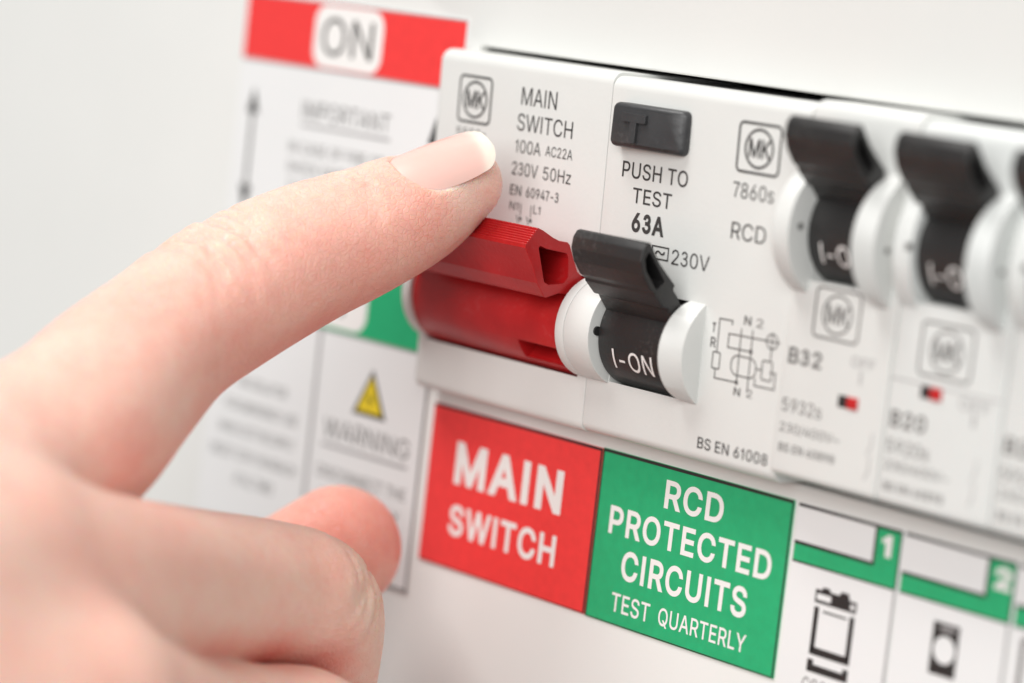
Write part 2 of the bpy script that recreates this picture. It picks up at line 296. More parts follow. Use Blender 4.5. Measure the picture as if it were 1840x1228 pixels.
 '5': (453, [[[221,-7],[192,-5],[165,1],[140,11],[118,25],[99,41],[83,60],[71,82],[63,105],[60,130],[122,130],[125,115],[130,102],[138,89],[148,78],[160,68],[173,60],[188,54],[204,51],[221,50],[241,51],[259,56],[276,64],[291,75],[304,89],[314,104],[322,122],[326,141],[328,162],[326,183],[321,203],[314,221],[303,237],[290,251],[275,262],[257,270],[238,275],[218,277],[201,276],[184,273],[167,268],[152,262],[139,255],[128,246],[67,253],[96,509],[366,509],[366,452],[151,452],[134,301],[136,301],[148,311],[162,318],[178,325],[194,330],[212,333],[229,334],[252,332],[274,328],[294,321],[313,311],[330,299],[345,285],[358,269],[370,251],[379,231],[386,210],[390,187],[391,163],[388,132],[381,102],[369,76],[352,52],[332,32],[309,15],[282,3],[253,-4]]]),
 '6': (453, [[[226,-7],[196,-4],[168,3],[142,15],[119,31],[100,51],[84,74],[73,101],[66,130],[64,162],[65,187],[71,212],[80,239],[93,268],[112,302],[137,340],[252,509],[322,509],[151,261],[145,261],[151,270],[157,279],[165,288],[174,295],[184,302],[196,307],[208,311],[221,313],[235,314],[265,312],[291,305],[316,295],[337,280],[355,262],[370,240],[380,215],[387,187],[389,157],[387,127],[379,98],[368,73],[352,50],[333,30],[310,14],[284,3],[257,-4]],[[226,48],[245,50],[263,55],[279,63],[293,73],[304,86],[314,101],[322,119],[326,137],[327,157],[326,178],[322,196],[314,213],[304,228],[293,241],[279,251],[263,259],[245,264],[226,265],[207,264],[190,259],[174,252],[160,241],[148,229],[138,214],[131,197],[126,179],[125,158],[126,138],[131,119],[138,102],[148,86],[160,73],[174,63],[190,55],[207,50]]]),
 '7': (453, [[[97,0],[323,448],[323,452],[62,452],[62,509],[391,509],[391,449],[165,0]]]),
 '8': (453, [[[226,-7],[193,-5],[163,1],[136,11],[111,25],[91,42],[74,62],[62,84],[54,109],[52,135],[53,156],[58,176],[65,195],[75,212],[87,228],[101,241],[117,252],[134,260],[153,265],[153,267],[129,276],[109,289],[93,308],[80,330],[73,354],[70,380],[73,405],[79,429],[90,450],[106,469],[124,485],[146,498],[170,508],[197,514],[226,516],[255,514],[282,508],[306,498],[328,485],[346,469],[361,450],[373,429],[379,405],[382,380],[379,354],[372,330],[359,308],[343,289],[323,276],[300,267],[300,265],[319,260],[335,252],[351,241],[365,228],[377,212],[387,195],[395,176],[399,156],[401,135],[398,109],[391,84],[378,62],[362,42],[341,25],[317,11],[289,1],[259,-5]],[[226,49],[248,50],[267,54],[285,60],[300,69],[313,79],[323,91],[331,106],[335,121],[337,139],[335,157],[330,173],[322,189],[312,202],[298,213],[283,223],[265,230],[247,234],[226,235],[206,234],[187,230],[169,223],[154,213],[140,202],[130,189],[122,173],[117,157],[115,139],[117,121],[121,106],[129,91],[139,79],[152,69],[167,60],[185,54],[205,50]],[[226,290],[244,291],[260,294],[274,300],[287,308],[298,318],[307,330],[314,344],[318,359],[319,376],[318,392],[314,407],[308,420],[299,432],[288,442],[275,449],[260,455],[244,459],[226,460],[208,459],[192,455],[177,449],[164,442],[153,432],[145,420],[138,407],[134,392],[133,376],[134,359],[138,344],[145,330],[154,318],[165,308],[178,300],[193,294],[209,291]]]),
 '9': (453, [[[226,516],[256,513],[285,506],[310,494],[333,478],[352,458],[368,434],[380,408],[387,378],[389,347],[387,322],[382,296],[373,270],[359,240],[340,207],[315,168],[200,0],[130,0],[301,248],[307,248],[302,238],[295,229],[287,221],[278,214],[268,207],[257,202],[245,198],[232,195],[218,195],[188,197],[161,203],[137,214],[116,229],[98,247],[83,269],[72,294],[66,321],[64,352],[66,382],[73,411],[85,436],[101,459],[120,479],[143,494],[168,506],[196,513]],[[226,460],[207,459],[190,454],[174,446],[160,435],[148,423],[138,407],[131,390],[127,372],[125,352],[127,331],[131,313],[138,295],[148,280],[160,268],[174,257],[190,250],[207,245],[226,243],[245,245],[263,249],[279,257],[293,267],[305,280],[314,295],[322,312],[326,330],[327,350],[326,371],[322,390],[314,407],[305,422],[293,435],[279,446],[263,454],[245,459]]]),
 '-': (453, [[[337,244],[337,188],[114,188],[114,244]]]),
 '/': (249, [[[235,533],[71,-76],[14,-76],[178,533]]]),
 '~': (453, [[[52,150],[53,176],[58,199],[66,218],[76,233],[89,246],[103,255],[119,261],[135,265],[151,266],[168,265],[183,262],[197,256],[212,247],[228,235],[246,221],[257,211],[267,204],[275,198],[282,195],[290,193],[299,192],[312,194],[323,199],[332,207],[339,219],[343,234],[344,253],[400,253],[399,226],[394,204],[386,185],[376,170],[364,157],[349,148],[334,142],[318,138],[301,137],[284,138],[269,141],[254,148],[239,156],[224,168],[207,182],[195,191],[185,199],[177,204],[170,208],[162,210],[154,210],[141,209],[130,204],[121,196],[114,185],[109,169],[108,150]]]),
 's': (365, [[[182,-8],[157,-7],[133,-3],[112,3],[93,12],[76,24],[62,38],[50,54],[41,73],[36,94],[94,107],[101,87],[111,72],[124,60],[141,52],[160,47],[181,45],[206,47],[227,53],[244,62],[258,74],[265,88],[268,103],[266,115],[262,126],[254,136],[243,144],[229,150],[212,155],[149,170],[118,180],[92,192],[72,208],[58,227],[50,249],[47,274],[49,295],[55,314],[65,332],[79,347],[95,360],[115,370],[137,378],[161,383],[187,384],[212,383],[234,379],[254,372],[271,363],[286,352],[299,339],[309,324],[318,308],[324,290],[268,277],[262,291],[254,304],[243,316],[228,325],[210,331],[187,333],[166,331],[147,326],[131,317],[119,305],[111,292],[109,277],[110,264],[115,253],[124,243],[136,235],[152,229],[172,223],[229,209],[261,200],[287,187],[306,171],[320,153],[328,131],[331,107],[329,85],[323,65],[312,47],[298,31],[281,18],[260,6],[236,-2],[210,-7]]]),
 'z': (380, [[[42,0],[42,46],[254,320],[254,323],[48,323],[48,379],[333,379],[333,331],[126,60],[126,56],[339,56],[339,0]]]),
}
SPACE = 188

from mathutils.geometry import delaunay_2d_cdt
def stroke_arc(cx, cy, rx, ry, a0, a1, w, n=16):
    o, q = [], []
    for k in range(n + 1):
        a = math.radians(a0 + (a1 - a0) * k / n)
        o.append((cx + (rx + w / 2) * math.cos(a), cy + (ry + w / 2) * math.sin(a))); q.append((cx + (rx - w / 2) * math.cos(a), cy + (ry - w / 2) * math.sin(a)))
    return (q + o[::-1])
GLYPHS['I'] = (190, [[[62, 0], [62, 509], [126, 509], [126, 0]]])
GLYPHS['1'] = (300, [[[140, 0], [140, 395], [95, 372], [45, 357], [45, 411], [90, 430], [128, 462], [150, 509], [204, 509], [204, 0]]])
GLYPHS['7'] = (375, [[[20, 509], [345, 509], [345, 460], [285, 375], [232, 255], [200, 130], [188, 0], [124, 0], [135, 115], [168, 245], [220, 365], [276, 449], [20, 449]]])
GLYPHS['3'] = (400, [stroke_arc(190, 374, 106, 107, 170, -75, 60), stroke_arc(188, 148, 132, 120, 80, -168, 60), [[140, 238], [140, 295], [215, 295], [215, 238]]])
def winding(x, y, l):
    w = 0
    for i in range(len(l)):
        (x0, y0), (x1, y1) = l[i - 1], l[i]
        if y0 <= y:
            if y1 > y and (x1 - x0) * (y - y0) - (x - x0) * (y1 - y0) > 0: w += 1
        elif y1 <= y and (x1 - x0) * (y - y0) - (x - x0) * (y1 - y0) < 0: w -= 1
    return w
GCACHE = {}
def glyph(ch, bold):
    if (ch, bold) in GCACHE: return GCACHE[ch, bold]
    adv, loops = GLYPHS[ch]
    loops = [[(a * 0.001, b * 0.001) for a, b in l] for l in loops]
    def area2(l): return sum(l[i][0] * l[(i + 1) % len(l)][1] - l[(i + 1) % len(l)][0] * l[i][1] for i in range(len(l)))
    sg = 1 if area2(max(loops, key=lambda l: abs(area2(l)))) > 0 else -1
    if ch == '3': loops = [l if area2(l) * sg > 0 else l[::-1] for l in loops]
    if bold: loops = [inset(l, -bold if area2(l) * sg > 0 else bold) for l in loops]
    pts = [Vector(p) for l in loops for p in l]; ed = []; k = 0
    for l in loops:
        ed += [(k + i, k + (i + 1) % len(l)) for i in range(len(l))]; k += len(l)
    v, e, f, *_ = delaunay_2d_cdt(pts, ed, [], 0, 1e-5)
    fs = []
    for t in f:
        cx = sum(v[i].x for i in t) / len(t); cy = sum(v[i].y for i in t) / len(t)
        if sum(winding(cx, cy, l) for l in loops) * sg > 0: fs.append(list(t))
    used = sorted({i for t in fs for i in t}); m = {i: n for n, i in enumerate(used)}
    GCACHE[ch, bold] = ([(v[i].x, v[i].y) for i in used], [[m[i] for i in t] for t in fs], adv * 0.001 + 2 * bold)
    return GCACHE[ch, bold]
def glyphs(txt, bold=0.0, space=1.0):
    vs, fs, x = [], [], 0.0
    for ch in txt:
        if ch == ' ': x += SPACE * 0.001 * space; continue
        gv, gf, adv = glyph(ch, bold); k = len(vs)
        vs += [(a + x, b) for a, b in gv]; fs += [[k + i for i in t] for t in gf]
        x += adv * space
    return vs, fs
def text(txt, x0, z0, x1, z1, bold=0.0, space=1.0):
    """glyph outlines fitted to the rectangle x0..x1, z0..z1"""
    vs, fs = glyphs(txt, bold, space)
    ax, bx = min(v[0] for v in vs), max(v[0] for v in vs); az, bz = min(v[1] for v in vs), max(v[1] for v in vs)
    return [(x0 + (x - ax) / (bx - ax) * (x1 - x0), z0 + (z - az) / (bz - az) * (z1 - z0)) for x, z in vs], fs
def write(txt, x0, z0, x1, z1, material, fy, parent, bold=0.0, space=1.0, eps=0.04, name="lettering"):
    return Print().add(text(txt, x0, z0, x1, z1, bold, space)).build(name, material, fy, parent, eps)
def emblem(x0, z0, x1, z1, fy, parent, material, w=0.36, eps=0.04):
    P = Print(); P.rrect(x0, z0, x1, z1, 0.7, w)
    cx, cz = (x0 + x1) / 2, (z0 + z1) / 2; r = min(x1 - x0, z1 - z0) * 0.385
    n = 40; pts = [(cx + r * math.cos(2 * math.pi * k / n), cz + r * math.sin(2 * math.pi * k / n)) for k in range(n)]
    P.loop(pts, w)
    P.add(text("MK", cx - r * 0.74, cz - r * 0.50, cx + r * 0.84, cz + r * 0.50, 0.016, 0.93))
    return P.build("emblem", material, fy, parent, eps)

# ------------------------------------------------------------------ the cover of the unit
unit = thing("fuse_box", "off-white enamelled fuse box cover with a long slot for the switch row", "fuse box", (0, 0, -120))
def cover_bm():
    # plate with a slot: outer rectangle and slot, extruded, rounded slot edges
    bm = bmesh.new()
    ox0, ox1, oz0, oz1 = -210, 260, -120, 150
    out = [(ox0, oz0), (ox1, oz0), (ox1, oz1), (ox0, oz1)]
    def slot(d): return fillet([(1.2 - d, 2.3 - d), (200 + d, 2.3 - d), (200 + d, 51.05 + d), (1.2 - d, 51.1 + d)], 0.6 + d, 4)
    yo = [bm.verts.new((x, 0, z)) for x, z in out]
    rings = []
    for d, y in ((0.5, 0), (0.25, 0.07), (0.07, 0.25), (0, 0.5), (0, 1.6)):
        rings.append([bm.verts.new((x, y, z)) for x, z in slot(d)])
    n = len(rings[0])
    for A, B in zip(rings, rings[1:]):
        for i in range(n): bm.faces.new((A[i], A[(i + 1) % n], B[(i + 1) % n], B[i]))
    es = [bm.edges.new((yo[i], yo[(i + 1) % 4])) for i in range(4)] + [bm.edges.get((rings[0][i], rings[0][(i + 1) % n])) for i in range(n)]
    bmesh.ops.triangle_fill(bm, edges=es, use_beauty=True)
    bk = [bm.verts.new((x, 14, z)) for x, z in out]
    for i in range(4): bm.faces.new((yo[i], yo[(i + 1) % 4], bk[(i + 1) % 4], bk[i]))
    return bm
bm_obj("front_cover", cover_bm(), M['cover'], unit, 20)
rb = bmesh.new()
a = [rb.verts.new(c) for c in ((-3, 1.7, -4), (204, 1.7, -4), (204, 1.7, 56), (-3, 1.7, 56), (-3, 40, -4), (204, 40, -4), (204, 40, 56), (-3, 40, 56))]
for f in ((4, 5, 6, 7), (0, 1, 5, 4), (1, 2, 6, 5), (2, 3, 7, 6), (3, 0, 4, 7)): rb.faces.new([a[i] for i in f])
bm_obj("inner_recess", rb, M['recess'], unit, 20)

# ------------------------------------------------------------------ the switch modules
def face_main(z): return -4.8 - (z - 3) * 1.4 / 45
def face_mcb(z): return -6.15
def body_poly(fy, zb, zt, rt=1.7, rb=1.3):
    return fillet([(18, zb), (fy(zb), zb), (fy(zt), zt), (18, zt)], [0, rb, rt, 0], 6)
def arc(cy, cz, r, a0, a1, n=28):
    return [(cy + r * math.cos(math.radians(a0 + (a1 - a0) * k / n)), cz + r * math.sin(math.radians(a0 + (a1 - a0) * k / n))) for k in range(n + 1)]
def cheek(x0, x1, cz, apex, half, parent, material, fy, taper=0.0, name="toggle_guard"):
    # crescent guard standing proud of the face; its rim narrows by 'taper' towards x1
    sag = fy(cz) - apex; r = (half * half + sag * sag) / (2 * sag); cy = apex + r
    yb = fy(cz) + 1.2
    h = math.sqrt(max(0.1, r * r - (cy - yb) ** 2)); a = math.degrees(math.atan2(h, yb - cy))
    p = arc(cy, cz, r, a, 360 - a, 44); n = len(p); bm = bmesh.new(); rings = []
    ends = (0, n - 1)
    for x, d in ((x0, 0.2), (x0 + 0.06, 0.06), (x0 + 0.2, 0.0), (x1 - 0.22, taper), (x1 - 0.06, taper + 0.07), (x1, taper + 0.22)):
        hf = half - (0.2 if d in (0.2, taper + 0.22) else 0.0); sg = sag - d
        rr = (hf * hf + sg * sg) / (2 * sg); cc = fy(cz) - sg + rr
        h = math.sqrt(max(0.1, rr * rr - (cc - yb) ** 2)); a = math.degrees(math.atan2(h, yb - cc))
        rings.append([bm.verts.new((x, y, z)) for y, z in arc(cc, cz, rr, a, 360 - a, 44)])
    for A, B in zip(rings, rings[1:]):
        for i in range(n): bm.faces.new((A[i], A[(i + 1) % n], B[(i + 1) % n], B[i]))
    bm.faces.new(rings[0][::-1]); bm.faces.new(rings[-1])
    return bm_obj(name, bm, material, parent, 32)
HANDLE = [(-7.0, 19.2), (-8.8, 21.25), (-9.05, 21.65), (-9.9, 21.75), (-11.7, 23.35), (-11.85, 23.75), (-12.75, 24.25), (-14.15, 25.94), (-14.85, 27.6), (-14.7, 29.1), (-14.15, 29.95), (-13.5, 30.15),
          (-12.6, 29.0), (-11.43, 27.52), (-10.76, 26.91), (-8.2, 24.7), (-8.55, 24.22), (-7.5, 23.18), (-6.9, 22.2), (-6.0, 19.4)]
HHOLE = [(-13.85, 28.8), (-14.2, 27.9), (-13.8, 26.55), (-11.6, 24.05), (-10.25, 25.15), (-11.9, 27.15), (-13.4, 28.85)]
def handle(x0, x1, dz, parent, dy=0.0):
    p = fillet([(y + dy, z + dz) for y, z in HANDLE], 0.4, 3)
    h = fillet([(y + dy, z + dz) for y, z in HHOLE], 0.2, 2)
    return bm_obj("toggle_lever", prism(p, x0, x1, 0.35, 0.22, 3, h[::1], 7.0), M['black'], parent, 38)
def drum(x0, x1, cy, cz, r, parent, material):
    return bm_obj("toggle_drum", prism(arc(cy, cz, r, 0, 360 - 360 / 72, 71), x0, x1, 0.25, 0.25, 2), material, parent, 30)
def slot_poly(cy, cz, r, fy, lip):
    # slot round a drum with a sloping sill under it
    yb = fy(cz) - 3
    p = arc(cy, cz, r, 140, 100, 6)[::-1] and []
    top = cz + math.sqrt(r * r - (cy - fy(cz + r * 0.6)) ** 2)
    p = [(yb, top), (cy + 2, cz + r), (cy + 2, cz - r + 0.6), (fy(cz) + 1.6, cz - math.sqrt(max(0.1, r * r - (cy - fy(cz) - 1.6) ** 2))), (fy(cz - r) - 0.02, cz - math.sqrt(r * r - (cy - fy(cz)) ** 2) - lip), (yb, cz - math.sqrt(r * r - (cy - fy(cz)) ** 2) - lip - 0.2)]
    return p

# --- main switch
ms = thing("main_switch", "wide white main switch module with a red toggle bar under the fingertip", "switch", (18, 0, 2.4))
b = bm_obj("switch_body", prism(body_poly(face_main, 2.4, 50.5), -0.1, 35.98, 1.3, 0.06, 4), M['white'], ms)
CY, CZ = -0.8, 16.4
cut(b, prism(arc(CY, CZ, 8.1, 0, 350, 48), 2.2, 34.25))
cheek(0.45, 2.15, CZ, -8.9, 6.2, ms, M['white'], face_main); cheek(34.3, 35.98, CZ, -10.2, 6.6, ms, M['white'], face_main)
d = drum(2.25, 34.2, CY, CZ, 7.6, ms, M['red'])
cut(d, prism([(-9.5, 13.0), (-3.0, 13.0), (-5.2, 10.6), (-9.5, 10.6)], 24.5, 33.2))
ap, tl = Vector((-14.4, 29.2)), Vector((-16.35, 26.8))
ribs = []
for k in range(8):
    f0, f1, f2 = k / 8, (k + 0.35) / 8, (k + 0.7) / 8
    nrm = Vector((-0.68, 0.73))
    for f, h in ((f0, 0.0), (f1, 0.16), (f2, 0.16)):
        ribs.append(tuple(ap + (tl - ap) * f + nrm * h))
RED = ribs + [tuple(tl), (-16.35, 26.5), (-14.75, 24.2), (-13.75, 22.3), (-13.6, 21.9), (-12.1, 20.15), (-11.7, 20.0), (-9.5, 20.6), (-7.7, 20.5), (-5.2, 19.4), (-5.0, 22.5), (-6.6, 23.6), (-8.5, 27.1), (-8.9, 27.45), (-10.4, 27.6), (-11.6, 28.0), (-13.5, 28.9)]
RHOLE = fillet([(-14.2, 27.05), (-12.6, 26.5), (-11.2, 26.3), (-8.9, 26.0), (-8.5, 25.3), (-8.2, 22.8), (-8.9, 21.95), (-11.6, 21.7), (-12.4, 22.1)], 0.3, 3)
bm_obj("toggle_bar", prism(RED, 2.6, 33.7, 0.1, 0.08, 2, RHOLE, 24.0), M['red'], ms, 20)
emblem(5.2, 40.8, 11.9, 47.1, face_main, ms, M['ink'], 0.34)
I = M['ink']
write("5500s", 5.2, 38.5, 11.4, 39.9, M['ink'], face_main, ms)
write("MAIN", 18.2, 44.3, 25.4, 46.7, I, face_main, ms)
write("SWITCH", 17.8, 40.75, 29.0, 43.1, I, face_main, ms)
write("100A", 17.8, 37.75, 23.0, 39.55, I, face_main, ms)
write("AC22A", 24.0, 37.95, 29.4, 39.35, I, face_main, ms)
write("230V", 17.5, 34.7, 22.8, 36.5, I, face_main, ms)
write("50Hz", 23.9, 34.7, 29.5, 36.5, I, face_main, ms)
write("EN", 17.5, 31.95, 19.8, 33.35, I, face_main, ms, 0.006)
write("60947-3", 20.8, 31.95, 27.4, 33.35, I, face_main, ms, 0.006)
write("N1", 17.7, 29.95, 19.5, 31.05, I, face_main, ms)
write("L1", 22.6, 29.95, 24.0, 31.05, I, face_main, ms)
P = Print()
for x in (20.0, 22.1):
    P.line(x, 30.9, x, 29.4, 0.14).disc(x + 0.05, 28.9, 0.28).line(x - 0.75, 29.3, x - 0.3, 28.3, 0.14)
P.build("contact_diagram", I, face_main, ms)

# --- residual current device
rc = thing("residual_current_device", "white two-pole safety breaker with black test button above its black lever", "circuit breaker", (54, 0, 2.5))
b = bm_obj("breaker_body", prism(body_poly(face_main, 2.55, 50.1), 36.02, 71.97, 0.22, 0.08, 4), M['white'], rc)
cut(b, prism(slot_poly(-1.3, CZ, 7.2, face_main, 0.4), 40.5, 54.1))
cheek(36.02, 40.4, CZ, -10.2, 6.6, rc, M['white'], face_main, 0.5); cheek(54.15, 57.1, CZ, -10.3, 6.5, rc, M['white'], face_main, 1.5)
drum(40.6, 54.0, -1.3, CZ, 6.85, rc, M['black'])
handle(40.6, 54.0, 0, rc)
bm_obj("pivot_pin", prism(arc(-8.25, 16.7, 0.62, 0, 350, 20), 40.2, 40.65), M['black'], rc)
# I-ON wraps the drum
def on_drum(txt, x0, x1, z0, z1, cy, cz, r, parent, material, bold=0.0):
    vs, fs = text(txt, x0, z0, x1, z1, bold)
    def fy(z): return cy - math.sqrt(max(0.01, r * r - (z - cz) ** 2))
    bm = bmesh.new(); vv = [bm.verts.new((x, 0, z)) for x, z in vs]
    for f in fs:
        try: bm.faces.new([vv[i] for i in f])
        except ValueError: pass
    for k in range(1, 16):
        zz = z0 + (z1 - z0) * k / 16
        bmesh.ops.bisect_plane(bm, geom=bm.verts[:] + bm.edges[:] + bm.faces[:], plane_co=(0, 0, zz), plane_no=(0, 0, 1))
    bm.verts.index_update()
    vs = [(v.co.x, v.co.z) for v in bm.verts]; fs = [[v.index for v in f.verts] for f in bm.faces]; bm.free()
    return Print().add((vs, fs)).build("lettering", material, fy, parent, 0.06)
on_drum("I-ON", 43.4, 50.9, 12.3, 14.9, -1.3, CZ, 6.85, rc, M['lwhite'], 0.004)
# test button
def yb(z): return face_main(z)
def button_bm(x0, x1, z0, z1, r):
    o = fillet([(x0, z0), (x1, z0), (x1, z1), (x0, z1)], r, 6); bm = bmesh.new(); rings = []
    for d, y in ((0, -4.0), (0, -7.55), (0.1, -7.9), (0.32, -8.15), (0.62, -8.25)):
        q = inset(o, d); ring = []
        for x, z in q:
            yy = y
            if x > 48.6: yy = max(y, y + (x - 48.6) / (x1 - 48.6) * 1.5) if y < -5 else y
            ring.append(bm.verts.new((x, yy, z)))
        rings.append(ring)
    n = len(o)
    for A, B in zip(rings, rings[1:]):
        for k in range(n): bm.faces.new((A[k], A[(k + 1) % n], B[(k + 1) % n], B[k]))
    c = [bm.verts.new((48.6, -8.25, z)) for z in (z0 + 0.62, z1 - 0.62)]
    L_ = [v for v in rings[-1] if v.co.x <= 48.6]; R_ = [v for v in rings[-1] if v.co.x > 48.6]
    L_.sort(key=lambda v: math.atan2(v.co.z - (z0 + z1) / 2, v.co.x - 48.7) % (2 * math.pi)); R_.sort(key=lambda v: math.atan2(v.co.z - (z0 + z1) / 2, v.co.x - 48.5))
    bm.faces.new([c[1]] + L_ + [c[0]]); bm.faces.new([c[0]] + R_ + [c[1]])
    return bm
tbm = button_bm(38.4, 51.3, 41.0, 46.8, 0.95)
tb = bm_obj("test_button", tbm, M['charcoal'], rc)
bm_obj("raised_letter", prism([(-8.0, 41.7), (-8.75, 41.75), (-8.78, 45.0), (-8.0, 45.0)], 42.6, 43.75, 0.08, 0.08), M['charcoal'], tb)
bm_obj("raised_letter_bar", prism([(-8.0, 44.4), (-8.79, 44.45), (-8.81, 45.55), (-8.0, 45.65)], 41.0, 45.4, 0.08, 0.08), M['charcoal'], tb)
write("PUSH TO", 39.3, 37.05, 51.6, 39.2, I, face_main, rc, 0.006)
write("TEST", 41.7, 33.9, 49.0, 35.95, I, face_main, rc, 0.006)
write("63A", 42.0, 30.15, 48.1, 32.75, I, face_main, rc, 0.028)
Print().loop([(46.3, 27.3), (49.3, 27.3), (49.3, 28.9), (46.3, 28.9)], 0.2).add(text("~", 46.9, 27.85, 48.7, 28.4)).build("current_symbol", I, face_main, rc)
write("230V", 50.0, 26.95, 56.9, 28.95, I, face_main, rc)
emblem(60.0, 40.4, 67.3, 46.6, face_main, rc, I, 0.34)
write("7860s", 59.8, 37.0, 67.0, 39.0, I, face_main, rc)
write("RCD", 60.2, 31.75, 66.3, 33.95, I, face_main, rc)
write("BS EN 61008", 57.9, 4.35, 70.4, 5.85, I, face_main, rc, 0.008)
def c9(u, v):  # diagram sketch coordinates -> mm on the face
    return 58.3 + (u - 190) / 660 * 12.0, 21.6 - (v - 150) / 900 * 10.4 + (u - 190) / 660 * 1.9
D = Print(); w = 0.2
def dl(*pts):
    for p, q in zip(pts, pts[1:]): D.line(*c9(*p), *c9(*q), w)
dl((395, 250), (395, 210), (270, 184), (270, 350)); dl((220, 240), (220, 330)); D.rect(*[c + o for c, o in zip(c9(205, 250), (0, 0))], *[c9(235, 230)[0], c9(235, 230)[1]])
dl((372, 352), (720, 425)); dl((372, 352), (372, 503), (598, 553)); dl((488, 305), (488, 900)); dl((598, 320), (598, 1000))
D.disc(*c9(598, 553), 0.32); D.disc(*c9(488, 893), 0.32)
D.ring(*c9(790, 440), 0.95, w); dl((720, 425), (860, 455)); dl((790, 350), (790, 650))
x, z = c9(540, 720); D.rrect(x - 2.2, z - 1.25, x + 2.2, z + 1.25, 1.1, w)
dl((660, 740), (720, 750)); x, z = c9(765, 760); D.rrect(x - 0.85, z - 1.2, x + 0.85, z + 1.2, 0.2, w)
dl((660, 850), (660, 925), (850, 966), (850, 790), (800, 779))
dl((270, 350), (270, 560)); x, z = c9(270, 650); D.rrect(x - 0.65, z - 1.05, x + 0.65, z + 1.05, 0.15, w)
dl((270, 745), (270, 845), (488, 893)); 
D.add(text("R", c9(200, 0)[0], c9(225, 505)[1], c9(255, 0)[0], c9(225, 390)[1], 0.02)).add(text("N", c9(470, 0)[0], c9(500, 1040)[1], c9(535, 0)[0], c9(500, 950)[1], 0.02))
D.add(text("2", c9(595, 0)[0], c9(620, 1060)[1], c9(650, 0)[0], c9(620, 970)[1])).add(text("N", c9(505, 0)[0], c9(540, 260)[1], c9(575, 0)[0], c9(540, 160)[1], 0.02)).add(text("2", c9(625, 0)[0], c9(655, 290)[1], c9(690, 0)[0], c9(655, 190)[1]))
D.build("wiring_diagram", M['ink_soft'], face_main, rc)

# --- miniature circuit breakers
DZ = 18.3
def breaker(x0, label, rating, code, flag_x, flag_z, logo, texts, wmat, zt, group, guard=-11.4):
    t = thing("circuit_breaker", label, "circuit breaker", (x0 + 9, 0, 3.8), group)
    b = bm_obj("breaker_body", prism(body_poly(face_mcb, 3.9, zt, 1.9, 0.9), x0 + 0.04, x0 + 17.66, 0.5, 0.25, 4), wmat, t)
    cy, cz = -0.9, 35.0
    cut(b, prism(slot_poly(cy, cz, 7.25, face_mcb, 1.4), x0 + 2.95, x0 + 14.1))
    cheek(x0 + 0.4, x0 + 2.9, cz, guard, 8.0 if guard < -10 else 7.2, t, wmat, face_mcb, 0.4); cheek(x0 + 14.15, x0 + 16.4, cz, -12.1, 8.0, t, wmat, face_mcb, 1.7)
    drum(x0 + 3.05, x0 + 14.0, cy, cz, 6.9, t, M['black'])
    handle(x0 + 2.6, x0 + 14.0, 18.6, t, 1.2)
    bm_obj("pivot_pin", prism(arc(-9.0, cz + 0.2, 0.45, 0, 350, 16), x0 + 2.7, x0 + 2.98), M['ink_soft'], t)
    bm_obj("pivot_pin", prism(arc(-8.0, cz - 0.9, 0.4, 0, 350, 16), x0 + 16.2, x0 + 16.5), M['ink_soft'], t)
    on_drum("I-ON", x0 + 5.2, x0 + 12.2, cz - 4.0, cz - 1.4, cy, cz, 6.9, t, M['lwhite'], 0.004)
    emblem(*logo, face_mcb, t, M['ink_soft'], 0.3)
    Print().rect(flag_x - 0.35, flag_z - 0.1, flag_x + 1.4, flag_z + 1.4).build("indicator_slot", M['line'], face_mcb, t)
    bm_obj("indicator_flag", box(flag_x + 1.15, flag_x + 2.9, -6.35, -5.5, flag_z - 0.1, flag_z + 1.4, 0.1), M['flag'], t)
    write(rating, x0 + 1.0, texts[0], x0 + 6.6, texts[0] + 2.1, M['ink_soft'], face_mcb, t, 0.02)
    write(code, x0 + 0.9, texts[1], x0 + 7.6, texts[1] + 1.7, M['ink_soft'], face_mcb, t)
    write("230/400V~", x0 + 1.0, texts[2], x0 + 11.0, texts[2] + 1.4, M['ink_soft'], face_mcb, t)
    write("BS EN 60898", x0 + 1.2, texts[3], x0 + 10.6, texts[3] + 1.1, M['ink_soft'], face_mcb, t, 0.012)
    return t
g = "narrow circuit breakers right of the test button breaker"
m1 = breaker(72, "narrow white circuit breaker rated B32, leftmost of the narrow breakers", "B32", "5932s", 82.4, 14.2, (76.5, 22.0, 83.9, 28.1), (18.0, 12.0, 9.3, 7.0), M['white'], 50.75, g)
m2 = breaker(89.7, "narrow white circuit breaker rated B20, between two other narrow breakers", "B20", "5920s", 95.2, 17.6, (94.0, 20.3, 102.0, 26.6), (13.3, 10.2, 8.0, 5.6), M['white2'], 50.2, g, -9.0)
m3 = breaker(107.4, "narrow white circuit breaker cut off by the right edge of the picture", "B20", "5920s", 112.6, 17.6, (111.4, 20.3, 119.4, 26.6), (13.3, 10.2, 8.0, 5.6), M['white2'], 50.2, g, -9.0)
write("OFF", 83.4, 19.3, 87.2, 20.6, M['ink_pale'], face_mcb, m1); Print().line(85.2, 18.9, 85.2, 17.4, 0.25).build("switch_symbol", M['ink_pale'], face_mcb, m1)
write("OFF", 100.9, 17.2, 105.6, 18.6, M['ink_pale'], face_mcb, m2); Print().line(103.4, 16.9, 103.4, 15.6, 0.4).build("switch_symbol", M['ink_pale'], face_mcb, m2)
for t, x in ((m1, 88.2), (m2, 104.6)):
    Print().line(x, 11.8, x, 10.4, 0.14).line(x, 10.4, x - 0.5, 9.2, 0.14).line(x, 9.0, x, 7.2, 0.14).line(x, 7.2, x - 0.5, 6.2, 0.14).build("contact_diagram", M['ink_pale'], face_mcb, t)
Print().rect(90.0, 19.05, 107.2, 19.2).build("seam_line", M['ink_pale'], face_mcb, m2)

